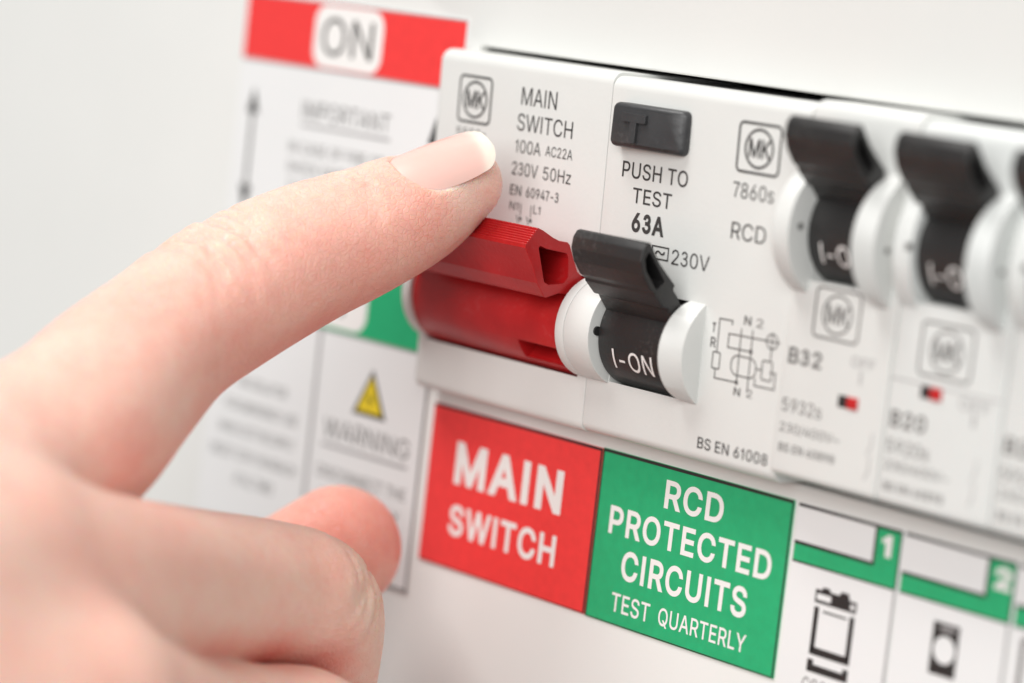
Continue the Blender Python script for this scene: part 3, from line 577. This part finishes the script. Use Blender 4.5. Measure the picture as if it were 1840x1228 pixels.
# ------------------------------------------------------------------ stickers on the cover
def flat(z): return 0.0
TK = 0.2
def sticker(x0, z0, x1, z1, name, label, material, bev=0.15):
    p = fillet([(x0, z0), (x1, z0), (x1, z1), (x0, z1)], bev, 3)
    bm = bmesh.new(); n = len(p)
    A = [bm.verts.new((x, -TK, z)) for x, z in p]; B = [bm.verts.new((x, 0.02, z)) for x, z in p]
    bm.faces.new(A)
    for i in range(n): bm.faces.new((A[i], A[(i + 1) % n], B[(i + 1) % n], B[i]))
    t = thing(name, label, "sticker", ((x0 + x1) / 2, 0, z0))
    bm_obj("vinyl", bm, material, t, 30)
    return t
def top(z): return -TK
HL = -22.9
s1 = sticker(0.35, HL, 35.9, 0.0, "sticker", "red sticker reading MAIN SWITCH in white below the main switch", M['lred'])
Print().rect(0.4, -0.42, 35.85, -0.05).rect(35.5, HL + 0.1, 35.85, -0.42).rect(0.4, HL + 0.05, 35.5, HL + 0.2).build("border_line", M['line'], top, s1, 0.02)
write("MAIN", 6.2, -10.7, 28.9, -4.6, M['lwhite'], top, s1, 0.03, eps=0.03); write("SWITCH", 6.1, -18.1, 28.8, -13.6, M['lwhite'], top, s1, 0.022, eps=0.03)
s2 = sticker(36.0, HL - 0.1, 71.6, 0.15, "sticker", "green sticker reading RCD PROTECTED CIRCUITS in white capitals", M['lgreen'])
Print().rect(36.05, -0.32, 71.5, 0.1).rect(36.05, HL, 36.3, -0.3).rect(71.25, HL, 71.5, -0.3).rect(36.3, HL - 0.05, 71.25, HL + 0.1).build("border_line", M['line'], top, s2, 0.02)
for tx, q in (("RCD", (48.6, -5.6, 59.5, -1.7)), ("PROTECTED", (38.7, -11.0, 69.0, -7.1)), ("CIRCUITS", (42.0, -16.7, 65.5, -12.6)), ("TEST", (40.9, -21.2, 48.3, -18.6)), ("QUARTERLY", (50.0, -21.2, 66.2, -18.6))):
    write(tx, *q, M['lwhite'], top, s2, 0.02 if q[3] > -18 else 0.008, eps=0.03)
def circuit_sticker(x0, num, label):
    t = sticker(x0 + 0.3, -30, x0 + 17.95, 0.1, "sticker", label, M['paper'])
    Print().rect(x0 + 13.9, -7.2, x0 + 17.8, -0.3).rect(x0 + 0.4, -7.2, x0 + 13.9, -5.1).build("green_band", M['lgreen'], top, t, 0.02)
    Print().rect(x0 + 0.4, -0.35, x0 + 17.9, 0.05).rect(x0 + 0.4, -5.15, x0 + 13.5, -4.7).rect(x0 + 13.5, -5.15, x0 + 13.9, -0.35).rect(x0 + 0.4, -7.45, x0 + 17.8, -7.2).rect(x0 + 17.65, -7.2, x0 + 17.9, -0.35).build("border_line", M['line'], top, t, 0.035)
    Print().rect(x0 + 17.55, -29.9, x0 + 17.9, -7.5).build("divider_line", M['ink_pale'], top, t, 0.03)
    write(num, x0 + 14.8, -3.7, x0 + 14.8 + (1.6 if num == "1" else 2.6), -0.95, M['lwhite'], top, t, 0.04, eps=0.05)
    return t
c1 = circuit_sticker(72, "1", "white and green sticker numbered 1 with a cooker pictogram")
K = M['line']
# cooker pictogram
P = Print(); x0, x1 = 77.0, 84.0
P.poly([(77.0, -11.7), (77.0, -10.0), (78.0, -10.0), (78.2, -9.6), (79.3, -9.6), (79.5, -10.0), (81.0, -10.0), (81.3, -9.5), (82.5, -9.5), (82.8, -10.3), (84.0, -10.3), (84.0, -11.7)])
P.rect(77.1, -17.7, 77.9, -12.2).rect(83.1, -17.7, 83.9, -12.2).rect(77.1, -18.3, 83.9, -17.3).rect(78.6, -12.75, 82.6, -12.5)
P.poly([(77.0, -20.5), (83.9, -20.5), (83.9, -18.9), (83.0, -18.9), (83.0, -19.5), (78.0, -19.5), (78.0, -18.9), (77.0, -18.9)])
P.build("pictogram", K, top, c1, 0.03)
Print().rect(77.3, -11.3, 79.7, -10.5).rect(83.0, -11.3, 83.7, -10.7).build("pictogram_light", M['paper'], top, c1, 0.05)
write("COOKER", 76.6, -23.1, 84.4, -21.3, M['ink_soft'], top, c1, eps=0.03)
c2 = circuit_sticker(90, "2", "white and green sticker numbered 2 with a washing machine pictogram")
P = Print()
n = 24; cx, cz, rr = 98.55, -12.75, 1.72
outer = [(96.5, -15.9), (100.6, -15.9), (100.6, -9.5), (96.5, -9.5)]
ring = [(cx + rr * math.cos(2 * math.pi * k / n), cz + rr * math.sin(2 * math.pi * k / n)) for k in range(n)]
def rad_to_rect(a):
    dx, dz = math.cos(a), math.sin(a)
    ts = [((100.6 if dx > 0 else 96.5) - cx) / dx if abs(dx) > 1e-6 else 9e9, ((-9.5 if dz > 0 else -15.9) - cz) / dz if abs(dz) > 1e-6 else 9e9]
    t = min(ts); return (cx + dx * t, cz + dz * t)
angs = sorted(set([2 * math.pi * k / n for k in range(n)] + [math.atan2(z - cz, x - cx) % (2 * math.pi) for x, z in outer]))
for a0, a1 in zip(angs, angs[1:] + [angs[0] + 2 * math.pi]):
    P.poly([(cx + rr * math.cos(a0), cz + rr * math.sin(a0)), rad_to_rect(a0), rad_to_rect(a1), (cx + rr * math.cos(a1), cz + rr * math.sin(a1))])
P.build("pictogram", K, top, c2, 0.03)
Print().rect(97.6, -10.4, 99.9, -9.9).build("pictogram_light", M['ink_pale'], top, c2, 0.05)
c3 = circuit_sticker(108, "3", "white and green sticker cut off at the lower right edge")
Print().rrect(110.2, -14.6, 116.0, -8.6, 0.5, 0.7).build("pictogram", M['ink_soft'], top, c3, 0.03)

# big instruction sticker left of the main switch
wl = sticker(-54.2, -28.6, -1.45, 54.6, "sticker", "large blurred instruction sticker with a red ON band and a yellow warning triangle", M['paper'], 0.4)
Print().rect(-53.9, 44.55, -1.7, 54.3).build("red_band", M['lred'], top, wl, 0.02)
Print().rect(-53.9, 54.25, -1.6, 54.5).rect(-53.9, 44.2, -1.7, 44.55).build("border_line", M['grey'], top, wl, 0.03)
Print().rrect(-36.6, 44.75, -20.2, 54.05, 2.6).build("word_panel", M['lwhite'], top, wl, 0.035)
write("ON", -34.6, 46.6, -22.4, 52.3, M['ink'], top, wl, 0.0, eps=0.05)
Print().rect(-53.9, 6.35, -1.7, 16.2).build("green_band", M['lgreen'], top, wl, 0.02)
Print().rrect(-37.4, 6.8, -17.2, 15.8, 2.6).build("word_panel", M['lwhite'], top, wl, 0.035)
write("OFF", -35.4, 8.6, -19.6, 14.2, M['ink'], top, wl, 0.0, eps=0.05)
Print().rect(-53.9, 6.0, -1.7, 6.35).build("border_line", M['grey'], top, wl, 0.03)
Print().rect(-27.9, -28.3, -27.1, 6.0).build("divider_line", M['ink_pale'], top, wl, 0.03)
Print().rect(-1.95, -28.3, -1.5, 44.2).rect(-53.9, -28.5, -1.5, -28.1).build("border_line", M['ink_soft'], top, wl, 0.04)
for x in (-50.0, -6.2):
    Print().line(x, 36.5, x, 24.6, 0.85).build("arrow_shaft", M['ink_soft'], top, wl, 0.03)
    Print().poly([(x - 1.4, 36.2), (x + 1.4, 36.2), (x, 40.2)]).poly([(x - 1.4, 25.0), (x + 1.4, 25.0), (x, 21.0)]).build("arrow_head", K, top, wl, 0.05)
G = M['ink_soft']
write("IMPORTANT", -37.6, 36.7, -16.5, 39.4, M['ink_soft'], top, wl, eps=0.03); Print().rect(-37.6, 35.5, -16.2, 35.95).build("underline", M['ink_pale'], top, wl, 0.03)
for i, (tx, xa, xb) in enumerate((("IN CASE OF FIRE OR", -40, -17), ("SHOCK SWITCH OFF", -40, -18), ("THE MAIN SUPPLY", -39.5, -18), ("AT THIS UNIT", -38, -20))):
    write(tx, xa, 31.3 - i * 3.0, xb, 33.1 - i * 3.0, M['ink_soft'], top, wl, eps=0.03)
Print().poly([(-18.2, -4.9), (-10.3, -4.9), (-14.25, 2.2)]).build("warning_triangle", K, top, wl, 0.03)
Print().poly([(-17.2, -4.3), (-11.3, -4.3), (-14.25, 1.1)]).build("warning_triangle_fill", M['lyellow'], top, wl, 0.05)
Print().poly([(-14.0, -0.9), (-14.9, -2.5), (-14.35, -2.5), (-14.6, -3.7), (-13.6, -2.1), (-14.2, -2.1)]).build("lightning_mark", K, top, wl, 0.07)
write("WARNING", -24.4, -9.6, -4.3, -6.6, G, top, wl, eps=0.03); Print().rect(-24.6, -10.95, -4.4, -10.45).build("underline", M['ink_pale'], top, wl, 0.03)
for i, (tx, xa, xb) in enumerate((("DISCONNECT THE", -24.9, -4.0), ("MAINS SUPPLY", -23.5, -5.0), ("BEFORE REMOVING", -24.5, -4.2), ("THIS COVER", -22, -7))):
    write(tx, xa, -15.6 - i * 3.6, xb, -13.8 - i * 3.6, G, top, wl, eps=0.03)
for i, (tx, xa, xb) in enumerate((("AN ISOLATOR", -46.5, -34.2), ("FOR EMERGENCY USE", -49.5, -31), ("WHICH CUTS THE SUPPLY", -50.5, -31.2), ("MUST STAY IN REACH", -51.8, -30.2), ("AT ALL TIMES", -45.3, -35.3))):
    write(tx, xa, -5.9 - i * 3.75, xb, -4.2 - i * 3.75, M['ink_soft'], top, wl, eps=0.03)

# ------------------------------------------------------------------ the hand
CHAINS = {
 'index_finger': [([19.81, -16.30, 33.28], 5.30), ([18.42, -23.04, 29.49], 7.60), ([16.27, -30.65, 25.54], 8.70), ([14.39, -37.85, 22.21], 9.40), ([13.34, -49.07, 16.58], 10.15), ([15.09, -58.57, 11.43], 9.95), ([18.40, -67.93, 5.90], 11.00), ([22.02, -76.94, 0.33], 11.80), ([22.81, -89.21, -5.86], 12.80)],
 'middle_finger': [([40.25, -97.85, -11.09], 13.20), ([39.40, -84.24, -13.99], 11.20), ([31.18, -63.84, -17.26], 10.00), ([26.60, -48.24, -19.50], 9.30), ([25.84, -38.89, -21.47], 8.50), ([20.47, -32.76, -29.66], 8.20), ([12.83, -28.23, -41.09], 7.80), ([3.98, -30.53, -49.51], 7.30), ([-1.41, -36.83, -51.20], 6.80)],
 'ring_finger': [([54.05, -94.05, -25.26], 12.60), ([43.92, -73.41, -32.21], 10.30), ([38.33, -57.53, -35.01], 9.40), ([35.30, -44.61, -36.60], 8.50), ([29.68, -37.34, -45.30], 8.00), ([21.57, -33.32, -56.71], 7.50), ([12.47, -35.80, -64.56], 7.00)],
 'little_finger': [([67.13, -92.44, -38.80], 11.00), ([60.98, -74.59, -43.95], 8.50), ([56.26, -62.49, -48.12], 7.60), ([49.68, -56.36, -57.14], 7.00), ([39.13, -51.61, -66.15], 6.50)],
 'thumb': [([3.03, -17.32, -20.12], 8.80), ([-0.97, -25.94, -26.56], 8.80), ([-0.23, -38.13, -32.00], 9.50), ([5.16, -55.12, -34.21], 11.00), ([9.91, -79.47, -31.41], 14.00)],
 'index_metacarpal': [([22.81, -89.21, -5.86], 12.80), ([52.90, -148.46, -19.04], 15.00)],
 'middle_metacarpal': [([40.25, -97.85, -11.09], 13.20), ([62.44, -153.68, -23.38], 16.00)],
 'ring_metacarpal': [([54.05, -94.05, -25.26], 12.60), ([64.35, -152.84, -30.65], 16.00)],
 'little_metacarpal': [([67.13, -92.44, -38.80], 11.00), ([61.87, -148.09, -39.21], 15.00)],
 'thumb_metacarpal': [([9.91, -79.47, -31.41], 14.00), ([38.93, -137.75, -32.41], 16.00)],
 'web': [([22.81, -89.21, -5.86], 12.80), ([14.09, -82.13, -30.20], 14.00), ([47.55, -89.59, -27.30], 12.00)],
 'forearm': [([89.63, -201.98, -33.10], 27.00), ([60.39, -150.67, -27.56], 19.00)],
}
BLEND = (('forearm', 1), ('index_metacarpal', 8), ('middle_metacarpal', 8), ('ring_metacarpal', 8), ('little_metacarpal', 8), ('thumb_metacarpal', 8), ('web', 6), ('thumb', 4), ('index_finger', 2.2), ('ring_finger', .8), ('little_finger', 2.0), ('middle_finger', .7))
CLIP_LO = [-21.41, -221.98, -86.15]
CLIP_HI = [109.63, 3.70, 53.28]
NAIL = dict(base=[17.62, -24.04, 28.90], tip=[20.15, -15.85, 33.64], dorsal=[3.32, -4.16, 8.43], length=13.6, radius=6.9, half=5.6, h0=7.15, h1=5.6, arch=0.35)
FOLDS = [([13.40, -48.91, 17.10], [-0.72, 20.62, 10.35], [3.32, -4.16, 8.43], [(-5.5, .6), (-3.6, .8), (-2.0, 1.0), (-0.3, .8), (1.4, 1.0), (3.2, .7), (5, .5)], 1.0, 0.7, 12.0),
 ([17.04, -30.47, 25.95], [-1.45, 19.15, 6.62], [3.32, -4.16, 8.43], [(-2.6, .6), (-1.2, 1.0), (0.4, .8), (2, .7)], 0.5, 0.55, 9.5),
 ([25.84, -38.89, -21.47], [-6.13, 15.48, -10.16], [7.87, 2.27, 5.86], [(-4.2, .6), (-2.4, 1.0), (-0.6, .8), (1.2, 1.0), (3.2, .6)], 0.8, 0.55, 9.5)]
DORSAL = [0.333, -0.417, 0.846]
FLUSH_SHADE = [([24.17, -25.79, 28.90], 4.5, 0.38), ([23.67, -15.59, 30.06], 4.0, -0.25), ([22.71, -34.53, 22.75], 7.0, 0.25), ([19.82, -34.49, 32.56], 5.0, 0.20), ([25.30, -66.73, 20.34], 7.0, 0.22), ([21.86, -41.19, 15.97], 9.0, 0.35), ([36.62, -41.77, -11.88], 6.0, 0.25), ([7.91, -20.38, -16.98], 14.0, 0.50), ([48.27, -93.84, -13.32], 8.0, 0.35), ([34.76, -52.50, -26.73], 6.0, 0.50), ([38.16, -66.30, -23.95], 5.0, 0.45), ([31.44, -39.97, -28.74], 5.0, 0.45), ([33.69, -77.92, -1.96], 8.0, 0.12), ([26.03, -55.30, 12.25], 9.0, 0.30), ([37.79, -72.99, 0.07], 9.0, 0.30)]  # skin redness, plus shade painted into the clefts and under the index finger

def round_cone(P, a, b, r1, r2):
    a = np.array(a, np.float32); b = np.array(b, np.float32)
    ba = b - a; l2 = float(ba @ ba); rr = r1 - r2; a2 = l2 - rr * rr; il2 = 1.0 / l2
    pa = P - a; y = pa @ ba; z = y - l2
    q = pa * l2 - y[..., None] * ba
    x2 = np.einsum('...i,...i->...', q, q); y2 = y * y * l2; z2 = z * z * l2
    k = np.sign(rr) * rr * rr * x2
    d = (np.sqrt(x2 * a2 * il2) + y * rr) * il2 - r1
    c1 = np.sign(z) * a2 * z2 > k
    c2 = (~c1) & (np.sign(y) * a2 * y2 < k)
    d = np.where(c1, np.sqrt(x2 + z2) * il2 - r2, d)
    d = np.where(c2, np.sqrt(x2 + y2) * il2 - r1, d)
    return d
def smin(a, b, k):
    h = np.maximum(k - np.abs(a - b), 0) / k
    return np.minimum(a, b) - h * h * k * 0.25
H = 0.5
allp = [(np.array(p), r) for ch in CHAINS.values() for p, r in ch] 
lo = np.min([p - r for p, r in allp], 0) - 4; hi = np.max([p + r for p, r in allp], 0) + 4
lo = np.maximum(lo, CLIP_LO); hi = np.minimum(hi, CLIP_HI)
nn = np.ceil((hi - lo) / H).astype(int) + 1
ax = [np.float32(lo[i]) + np.arange(nn[i], dtype=np.float32) * np.float32(H) for i in range(3)]
BIG = np.float32(40)
def region(p0, p1):
    s = []
    for i in range(3):
        a_ = int(max(0, math.floor((p0[i] - lo[i]) / H))); b_ = int(min(nn[i], math.ceil((p1[i] - lo[i]) / H) + 1)); s.append(slice(a_, max(a_, b_)))
    return tuple(s)
def points(s):
    g = np.meshgrid(ax[0][s[0]], ax[1][s[1]], ax[2][s[2]], indexing='ij'); return np.stack(g, -1)
def chain_field(ch, k, pad=7):
    if len(ch) > 3:                     # smooth the joint chain with a Catmull-Rom spline
        c_ = np.array([list(p) + [r] for p, r in ch]); c_ = np.vstack([2 * c_[0] - c_[1], c_, 2 * c_[-1] - c_[-2]]); o_ = []
        for i in range(1, len(c_) - 2):
            for t in (0, 0.25, 0.5, 0.75):
                a_, b_, d_, e_ = c_[i - 1:i + 3]
                o_.append(0.5 * (2 * b_ + (d_ - a_) * t + (2 * a_ - 5 * b_ + 4 * d_ - e_) * t * t + (3 * b_ - a_ - 3 * d_ + e_) * t ** 3))
        o_.append(c_[-2]); ch = [(q[:3], float(q[3])) for q in o_]; k = 0
    F = np.full(nn, BIG, np.float32)
    for (p, r), (q, t) in zip(ch, ch[1:]):
        p, q = np.array(p), np.array(q); m = max(r, t) + pad
        s = region(np.minimum(p, q) - m, np.maximum(p, q) + m)
        if any(x.stop <= x.start for x in s): continue
        d = round_cone(points(s), p, q, r, t).astype(np.float32)
        F[s] = smin(F[s], d, k) if k > 0 else np.minimum(F[s], d)
    return F
acc = None
for name, k in BLEND:
    F = chain_field(CHAINS[name], 2.0)
    if name == 'index_finger': pass
    acc = F if acc is None else smin(acc, F, k)
# frame of the index fingertip (axis, dorsal, lateral)
tA, tB = np.array(NAIL['base']), np.array(NAIL['tip'])
na = (tB - tA) / np.linalg.norm(tB - tA)
nd = np.array(NAIL['dorsal']); nd = nd - na * (nd @ na); nd /= np.linalg.norm(nd); nb = np.cross(na, nd)
NL, NR = NAIL['length'], NAIL['radius']
def nail_h(s): return NAIL['h0'] + (NAIL['h1'] - NAIL['h0']) * (s / NL) + NAIL['arch'] * 4 * (s / NL) * (1 - s / NL)
def nail_half(s):
    t = np.clip(s / NL, 0, 1)
    w = NAIL['half'] * (0.82 + 0.18 * np.sin(np.pi * np.clip(t * 1.05, 0, 1)))
    w = w * np.sqrt(np.clip(1 - np.clip((0.32 - t) / 0.32, 0, 1) ** 2.2 * 0.86, 0, 1))
    w = w * np.sqrt(np.clip(1 - np.clip((t - 0.80) / 0.20, 0, 1) ** 2.4 * 0.80, 0, 1))
    return w
# let the nail plate sink into the flesh
s = region(tA - 14, tB + 14); Q = points(s) - tA.astype(np.float32)
qs, qd, qb = Q @ na, Q @ nd, Q @ nb
rad = np.sqrt((qd - (nail_h(qs) - NR)) ** 2 + qb ** 2); th = np.arctan2(qb, qd - (nail_h(qs) - NR))
hw = nail_half(np.clip(qs, 0, NL)) + 0.15
above = (NR - 0.25) - rad                       # negative outside the nail cylinder
side = np.maximum(np.abs(th) * NR - hw, np.maximum(-0.1 - qs, qs - NL - 6))
carve = np.maximum(above, side)
acc[s] = np.maximum(acc[s], -carve)
# skin folds over the joints: shallow grooves across the back of the finger
for c, axis, dors, offs, depth, width, reach in FOLDS:
    c = np.array(c, np.float32); axis = np.array(axis, np.float32); axis /= np.linalg.norm(axis); dors = np.array(dors, np.float32); dors -= axis * (dors @ axis); dors /= np.linalg.norm(dors)
    lat = np.cross(axis, dors)
    s = region(c - reach - 6, c + reach + 6); Q = points(s) - c
    u, v, w_ = Q @ axis, Q @ lat, Q @ dors
    m = np.exp(-(v / (reach * 0.62)) ** 4) * np.clip(w_ / 3 - 0.6, 0, 1)
    g = np.zeros_like(u)
    for i, (o, a_) in enumerate(offs):
        wob = 0.45 * np.sin(v * 0.55 + i * 1.7) + 0.12 * np.sin(v * 1.6 + i)
        g += a_ * np.exp(-((u - o - wob - 0.02 * v * v * (1 if o > 0 else -1)) / width) ** 2)
    acc[s] += (depth * g * m).astype(np.float32)
def surface_nets(F):
    neg = F < 0
    nx, ny, nz = F.shape
    c = np.zeros((nx - 1, ny - 1, nz - 1), np.uint8)
    for i in (0, 1):
        for j in (0, 1):
            for k in (0, 1): c += neg[i:nx - 1 + i, j:ny - 1 + j, k:nz - 1 + k]
    act = (c > 0) & (c < 8); idx = np.argwhere(act); n = len(idx)
    ids = np.full(c.shape, -1, np.int64); ids[act] = np.arange(n)
    co = np.zeros((n, 3)); cnt = np.zeros(n)
    corners = [(i, j, k) for i in (0, 1) for j in (0, 1) for k in (0, 1)]
    val = {q: F[idx[:, 0] + q[0], idx[:, 1] + q[1], idx[:, 2] + q[2]].astype(float) for q in corners}
    for q in corners:
        for d in range(3):
            if q[d] == 1: continue
            r = list(q); r[d] = 1; r = tuple(r)
            a_, b_ = val[q], val[r]; m = (a_ < 0) != (b_ < 0)
            t = np.where(m, a_ / np.where(m, a_ - b_, 1), 0)
            p = np.tile(np.array(q, float), (n, 1)); p[:, d] += t
            co[m] += p[m]; cnt[m] += 1
    co = (co / cnt[:, None] + idx) * H + lo
    quads = []
    for d in range(3):
        sl0 = [slice(1, -1)] * 3; sl0[d] = slice(0, -1); 
        A = neg[tuple(slice(1, -1) if e != d else slice(0, -1) for e in range(3))]
        B = neg[tuple(slice(1, -1) if e != d else slice(1, None) for e in range(3))]
        for flip in (0, 1):
            m = (A & ~B) if not flip else (~A & B)
            g = np.argwhere(m); off = np.array([1 if e != d else 0 for e in range(3)]); g = g + off
            e1, e2 = [e for e in range(3) if e != d]
            def at(o1, o2):
                h = g.copy(); h[:, e1] += o1; h[:, e2] += o2; return ids[h[:, 0], h[:, 1], h[:, 2]]
            q = np.stack([at(-1, -1), at(0, -1), at(0, 0), at(-1, 0)], 1)
            if (d == 1) ^ bool(flip): q = q[:, ::-1]
            quads.append(q)
    return co, np.concatenate(quads)
co, quads = surface_nets(acc)
quads = quads[(quads >= 0).all(1)]
# two light smoothing passes
for it in range(2):
    sm = np.zeros_like(co); ct = np.zeros(len(co))
    for a_, b_ in ((0, 1), (1, 2), (2, 3), (3, 0)):
        np.add.at(sm, quads[:, a_], co[quads[:, b_]]); np.add.at(ct, quads[:, a_], 1)
        np.add.at(sm, quads[:, b_], co[quads[:, a_]]); np.add.at(ct, quads[:, b_], 1)
    co = co + 0.5 * (sm / np.maximum(ct, 1)[:, None] - co)
hand = thing("hand", "right hand with its pointing index finger pressing the red toggle bar", "hand", tuple(np.array(CHAINS['forearm'][0][0]).round(1)))
org = np.array(hand['_org'])
me = bpy.data.meshes.new("skin"); me.from_pydata(((co - org) * MM).tolist(), [], quads.tolist()); me.update()
at = me.attributes.new("flush_shade", 'FLOAT', 'POINT'); fl = np.zeros(len(co))
for c, r, a_ in FLUSH_SHADE: fl += a_ * np.exp(-(((co - np.array(c)) ** 2).sum(1)) / (r * r))
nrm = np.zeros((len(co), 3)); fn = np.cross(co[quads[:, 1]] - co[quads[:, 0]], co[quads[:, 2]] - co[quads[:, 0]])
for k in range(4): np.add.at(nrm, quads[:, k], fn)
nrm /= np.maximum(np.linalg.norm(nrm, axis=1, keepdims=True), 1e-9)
fl += 0.75 * np.clip(-(nrm @ np.array(DORSAL)) - 0.05, 0, 1)      # redder palm-side skin, deepened to paint in shade under the fingers
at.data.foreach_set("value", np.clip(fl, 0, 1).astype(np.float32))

sk = bpy.data.materials.new("skin"); sk.use_nodes = True
nt = sk.node_tree; N = nt.nodes; L = nt.links; p = N["Principled BSDF"]
tc = N.new("ShaderNodeTexCoord")
n1 = N.new("ShaderNodeTexNoise"); n1.inputs["Scale"].default_value = 130; n1.inputs["Detail"].default_value = 6; n1.inputs["Roughness"].default_value = 0.6
L.new(tc.outputs["Object"], n1.inputs["Vector"])
atn = N.new("ShaderNodeAttribute"); atn.attribute_name = "flush_shade"
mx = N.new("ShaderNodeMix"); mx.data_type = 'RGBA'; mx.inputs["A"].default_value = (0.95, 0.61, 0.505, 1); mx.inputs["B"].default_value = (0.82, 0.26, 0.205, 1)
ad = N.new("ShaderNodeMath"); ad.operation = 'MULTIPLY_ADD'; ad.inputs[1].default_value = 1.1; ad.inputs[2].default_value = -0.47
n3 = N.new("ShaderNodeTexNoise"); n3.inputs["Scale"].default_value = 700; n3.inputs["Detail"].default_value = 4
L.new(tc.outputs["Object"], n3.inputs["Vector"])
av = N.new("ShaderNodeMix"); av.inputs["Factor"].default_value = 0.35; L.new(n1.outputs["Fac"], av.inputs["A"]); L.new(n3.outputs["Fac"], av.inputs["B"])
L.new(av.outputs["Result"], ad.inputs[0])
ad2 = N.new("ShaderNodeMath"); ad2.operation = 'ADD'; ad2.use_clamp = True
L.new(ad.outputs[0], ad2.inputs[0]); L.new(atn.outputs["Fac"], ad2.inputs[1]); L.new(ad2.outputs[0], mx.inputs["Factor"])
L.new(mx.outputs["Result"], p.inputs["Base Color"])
p.inputs["Roughness"].default_value = 0.47; p.inputs["Specular IOR Level"].default_value = 0.4
p.inputs["Subsurface Weight"].default_value = 0.8; p.inputs["Subsurface Radius"].default_value = (1.0, 0.35, 0.2); p.inputs["Subsurface Scale"].default_value = 0.0035
vo = N.new("ShaderNodeTexVoronoi"); vo.feature = 'DISTANCE_TO_EDGE'; vo.inputs["Scale"].default_value = 1300
n2 = N.new("ShaderNodeTexNoise"); n2.inputs["Scale"].default_value = 500; n2.inputs["Detail"].default_value = 4
wp = N.new("ShaderNodeVectorMath"); wp.operation = 'MULTIPLY_ADD'; wp.inputs[1].default_value = (0.0005,) * 3
L.new(n2.outputs["Color"], wp.inputs[0]); L.new(tc.outputs["Object"], wp.inputs[2]); L.new(tc.outputs["Object"], n2.inputs["Vector"]); L.new(wp.outputs[0], vo.inputs["Vector"])
mr = N.new("ShaderNodeMapRange"); mr.inputs["From Max"].default_value = 0.12; L.new(vo.outputs["Distance"], mr.inputs["Value"])
b1 = N.new("ShaderNodeBump"); b1.inputs["Strength"].default_value = 0.6; b1.inputs["Distance"].default_value = 0.00012; L.new(mr.outputs[0], b1.inputs["Height"])
b2 = N.new("ShaderNodeBump"); b2.inputs["Strength"].default_value = 0.62; b2.inputs["Distance"].default_value = 0.00025; L.new(n2.outputs["Fac"], b2.inputs["Height"]); L.new(b1.outputs[0], b2.inputs["Normal"])
L.new(b2.outputs[0], p.inputs["Normal"])
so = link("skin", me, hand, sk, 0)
for pl in me.polygons: pl.use_smooth = True

# the nail: a curved plate, pink bed and cream free edge
nu, nv = 40, 28
verts = []; faces = []; ucol = []
def npt(s, th, lift): 
    r = NR + lift
    return tA + na * s + nd * (nail_h(s) - NR + r * math.cos(th)) + nb * (r * math.sin(th))
for lay in (0, 1):
    for i in range(nu + 1):
        s_ = NL * i / nu; hw = float(nail_half(s_))
        for j in range(nv + 1):
            f = j / nv * 2 - 1
            crown = 0.12 * (1 - f * f)
            verts.append(npt(s_, f * hw / NR, (0.0 if lay == 0 else -0.45) + crown)); ucol.append((i / nu, f))
def vi(l, i, j): return l * (nu + 1) * (nv + 1) + i * (nv + 1) + j
for i in range(nu):
    for j in range(nv):
        faces.append((vi(0, i, j), vi(0, i + 1, j), vi(0, i + 1, j + 1), vi(0, i, j + 1)))
        faces.append((vi(1, i, j), vi(1, i, j + 1), vi(1, i + 1, j + 1), vi(1, i + 1, j)))
for i in range(nu):
    faces.append((vi(0, i, 0), vi(1, i, 0), vi(1, i + 1, 0), vi(0, i + 1, 0))); faces.append((vi(0, i, nv), vi(0, i + 1, nv), vi(1, i + 1, nv), vi(1, i, nv)))
for j in range(nv):
    faces.append((vi(0, 0, j), vi(0, 0, j + 1), vi(1, 0, j + 1), vi(1, 0, j))); faces.append((vi(0, nu, j), vi(1, nu, j), vi(1, nu, j + 1), vi(0, nu, j + 1)))
me = bpy.data.meshes.new("fingernail"); me.from_pydata([tuple((v - org) * MM) for v in verts], [], faces); me.update()
at = me.attributes.new("free_edge", 'FLOAT', 'POINT')
at.data.foreach_set("value", np.array([1 / (1 + math.exp(-(u - 0.885 + 0.05 * f + 0.05 * f * f) * 45)) for u, f in ucol], np.float32))
at = me.attributes.new("moon", 'FLOAT', 'POINT')
at.data.foreach_set("value", np.array([math.exp(-((u / 0.13) ** 2) - (f / 0.6) ** 2) for u, f in ucol], np.float32))
nm = bpy.data.materials.new("fingernail"); nm.use_nodes = True; nt = nm.node_tree; N = nt.nodes; L = nt.links; p = N["Principled BSDF"]
a1 = N.new("ShaderNodeAttribute"); a1.attribute_name = "free_edge"; a2 = N.new("ShaderNodeAttribute"); a2.attribute_name = "moon"
m0 = N.new("ShaderNodeMix"); m0.data_type = 'RGBA'; m0.inputs["A"].default_value = (0.82, 0.52, 0.46, 1); m0.inputs["B"].default_value = (0.84, 0.57, 0.51, 1); L.new(a2.outputs["Fac"], m0.inputs["Factor"])
m1_ = N.new("ShaderNodeMix"); m1_.data_type = 'RGBA'; L.new(m0.outputs["Result"], m1_.inputs["A"]); m1_.inputs["B"].default_value = (0.86, 0.77, 0.67, 1); L.new(a1.outputs["Fac"], m1_.inputs["Factor"])
L.new(m1_.outputs["Result"], p.inputs["Base Color"]); p.inputs["Roughness"].default_value = 0.24
p.inputs["Subsurface Weight"].default_value = 0.3; p.inputs["Subsurface Radius"].default_value = (1, 0.5, 0.4); p.inputs["Subsurface Scale"].default_value = 0.001
link("fingernail", me, hand, nm, 0)
bm = bmesh.new(); bm.from_mesh(me); bmesh.ops.recalc_face_normals(bm, faces=bm.faces); bm.to_mesh(me); bm.free()
for pl in me.polygons: pl.use_smooth = True
me.set_sharp_from_angle(angle=math.radians(50))

for o in list(bpy.data.objects):
    if '_org' in o: del o['_org']
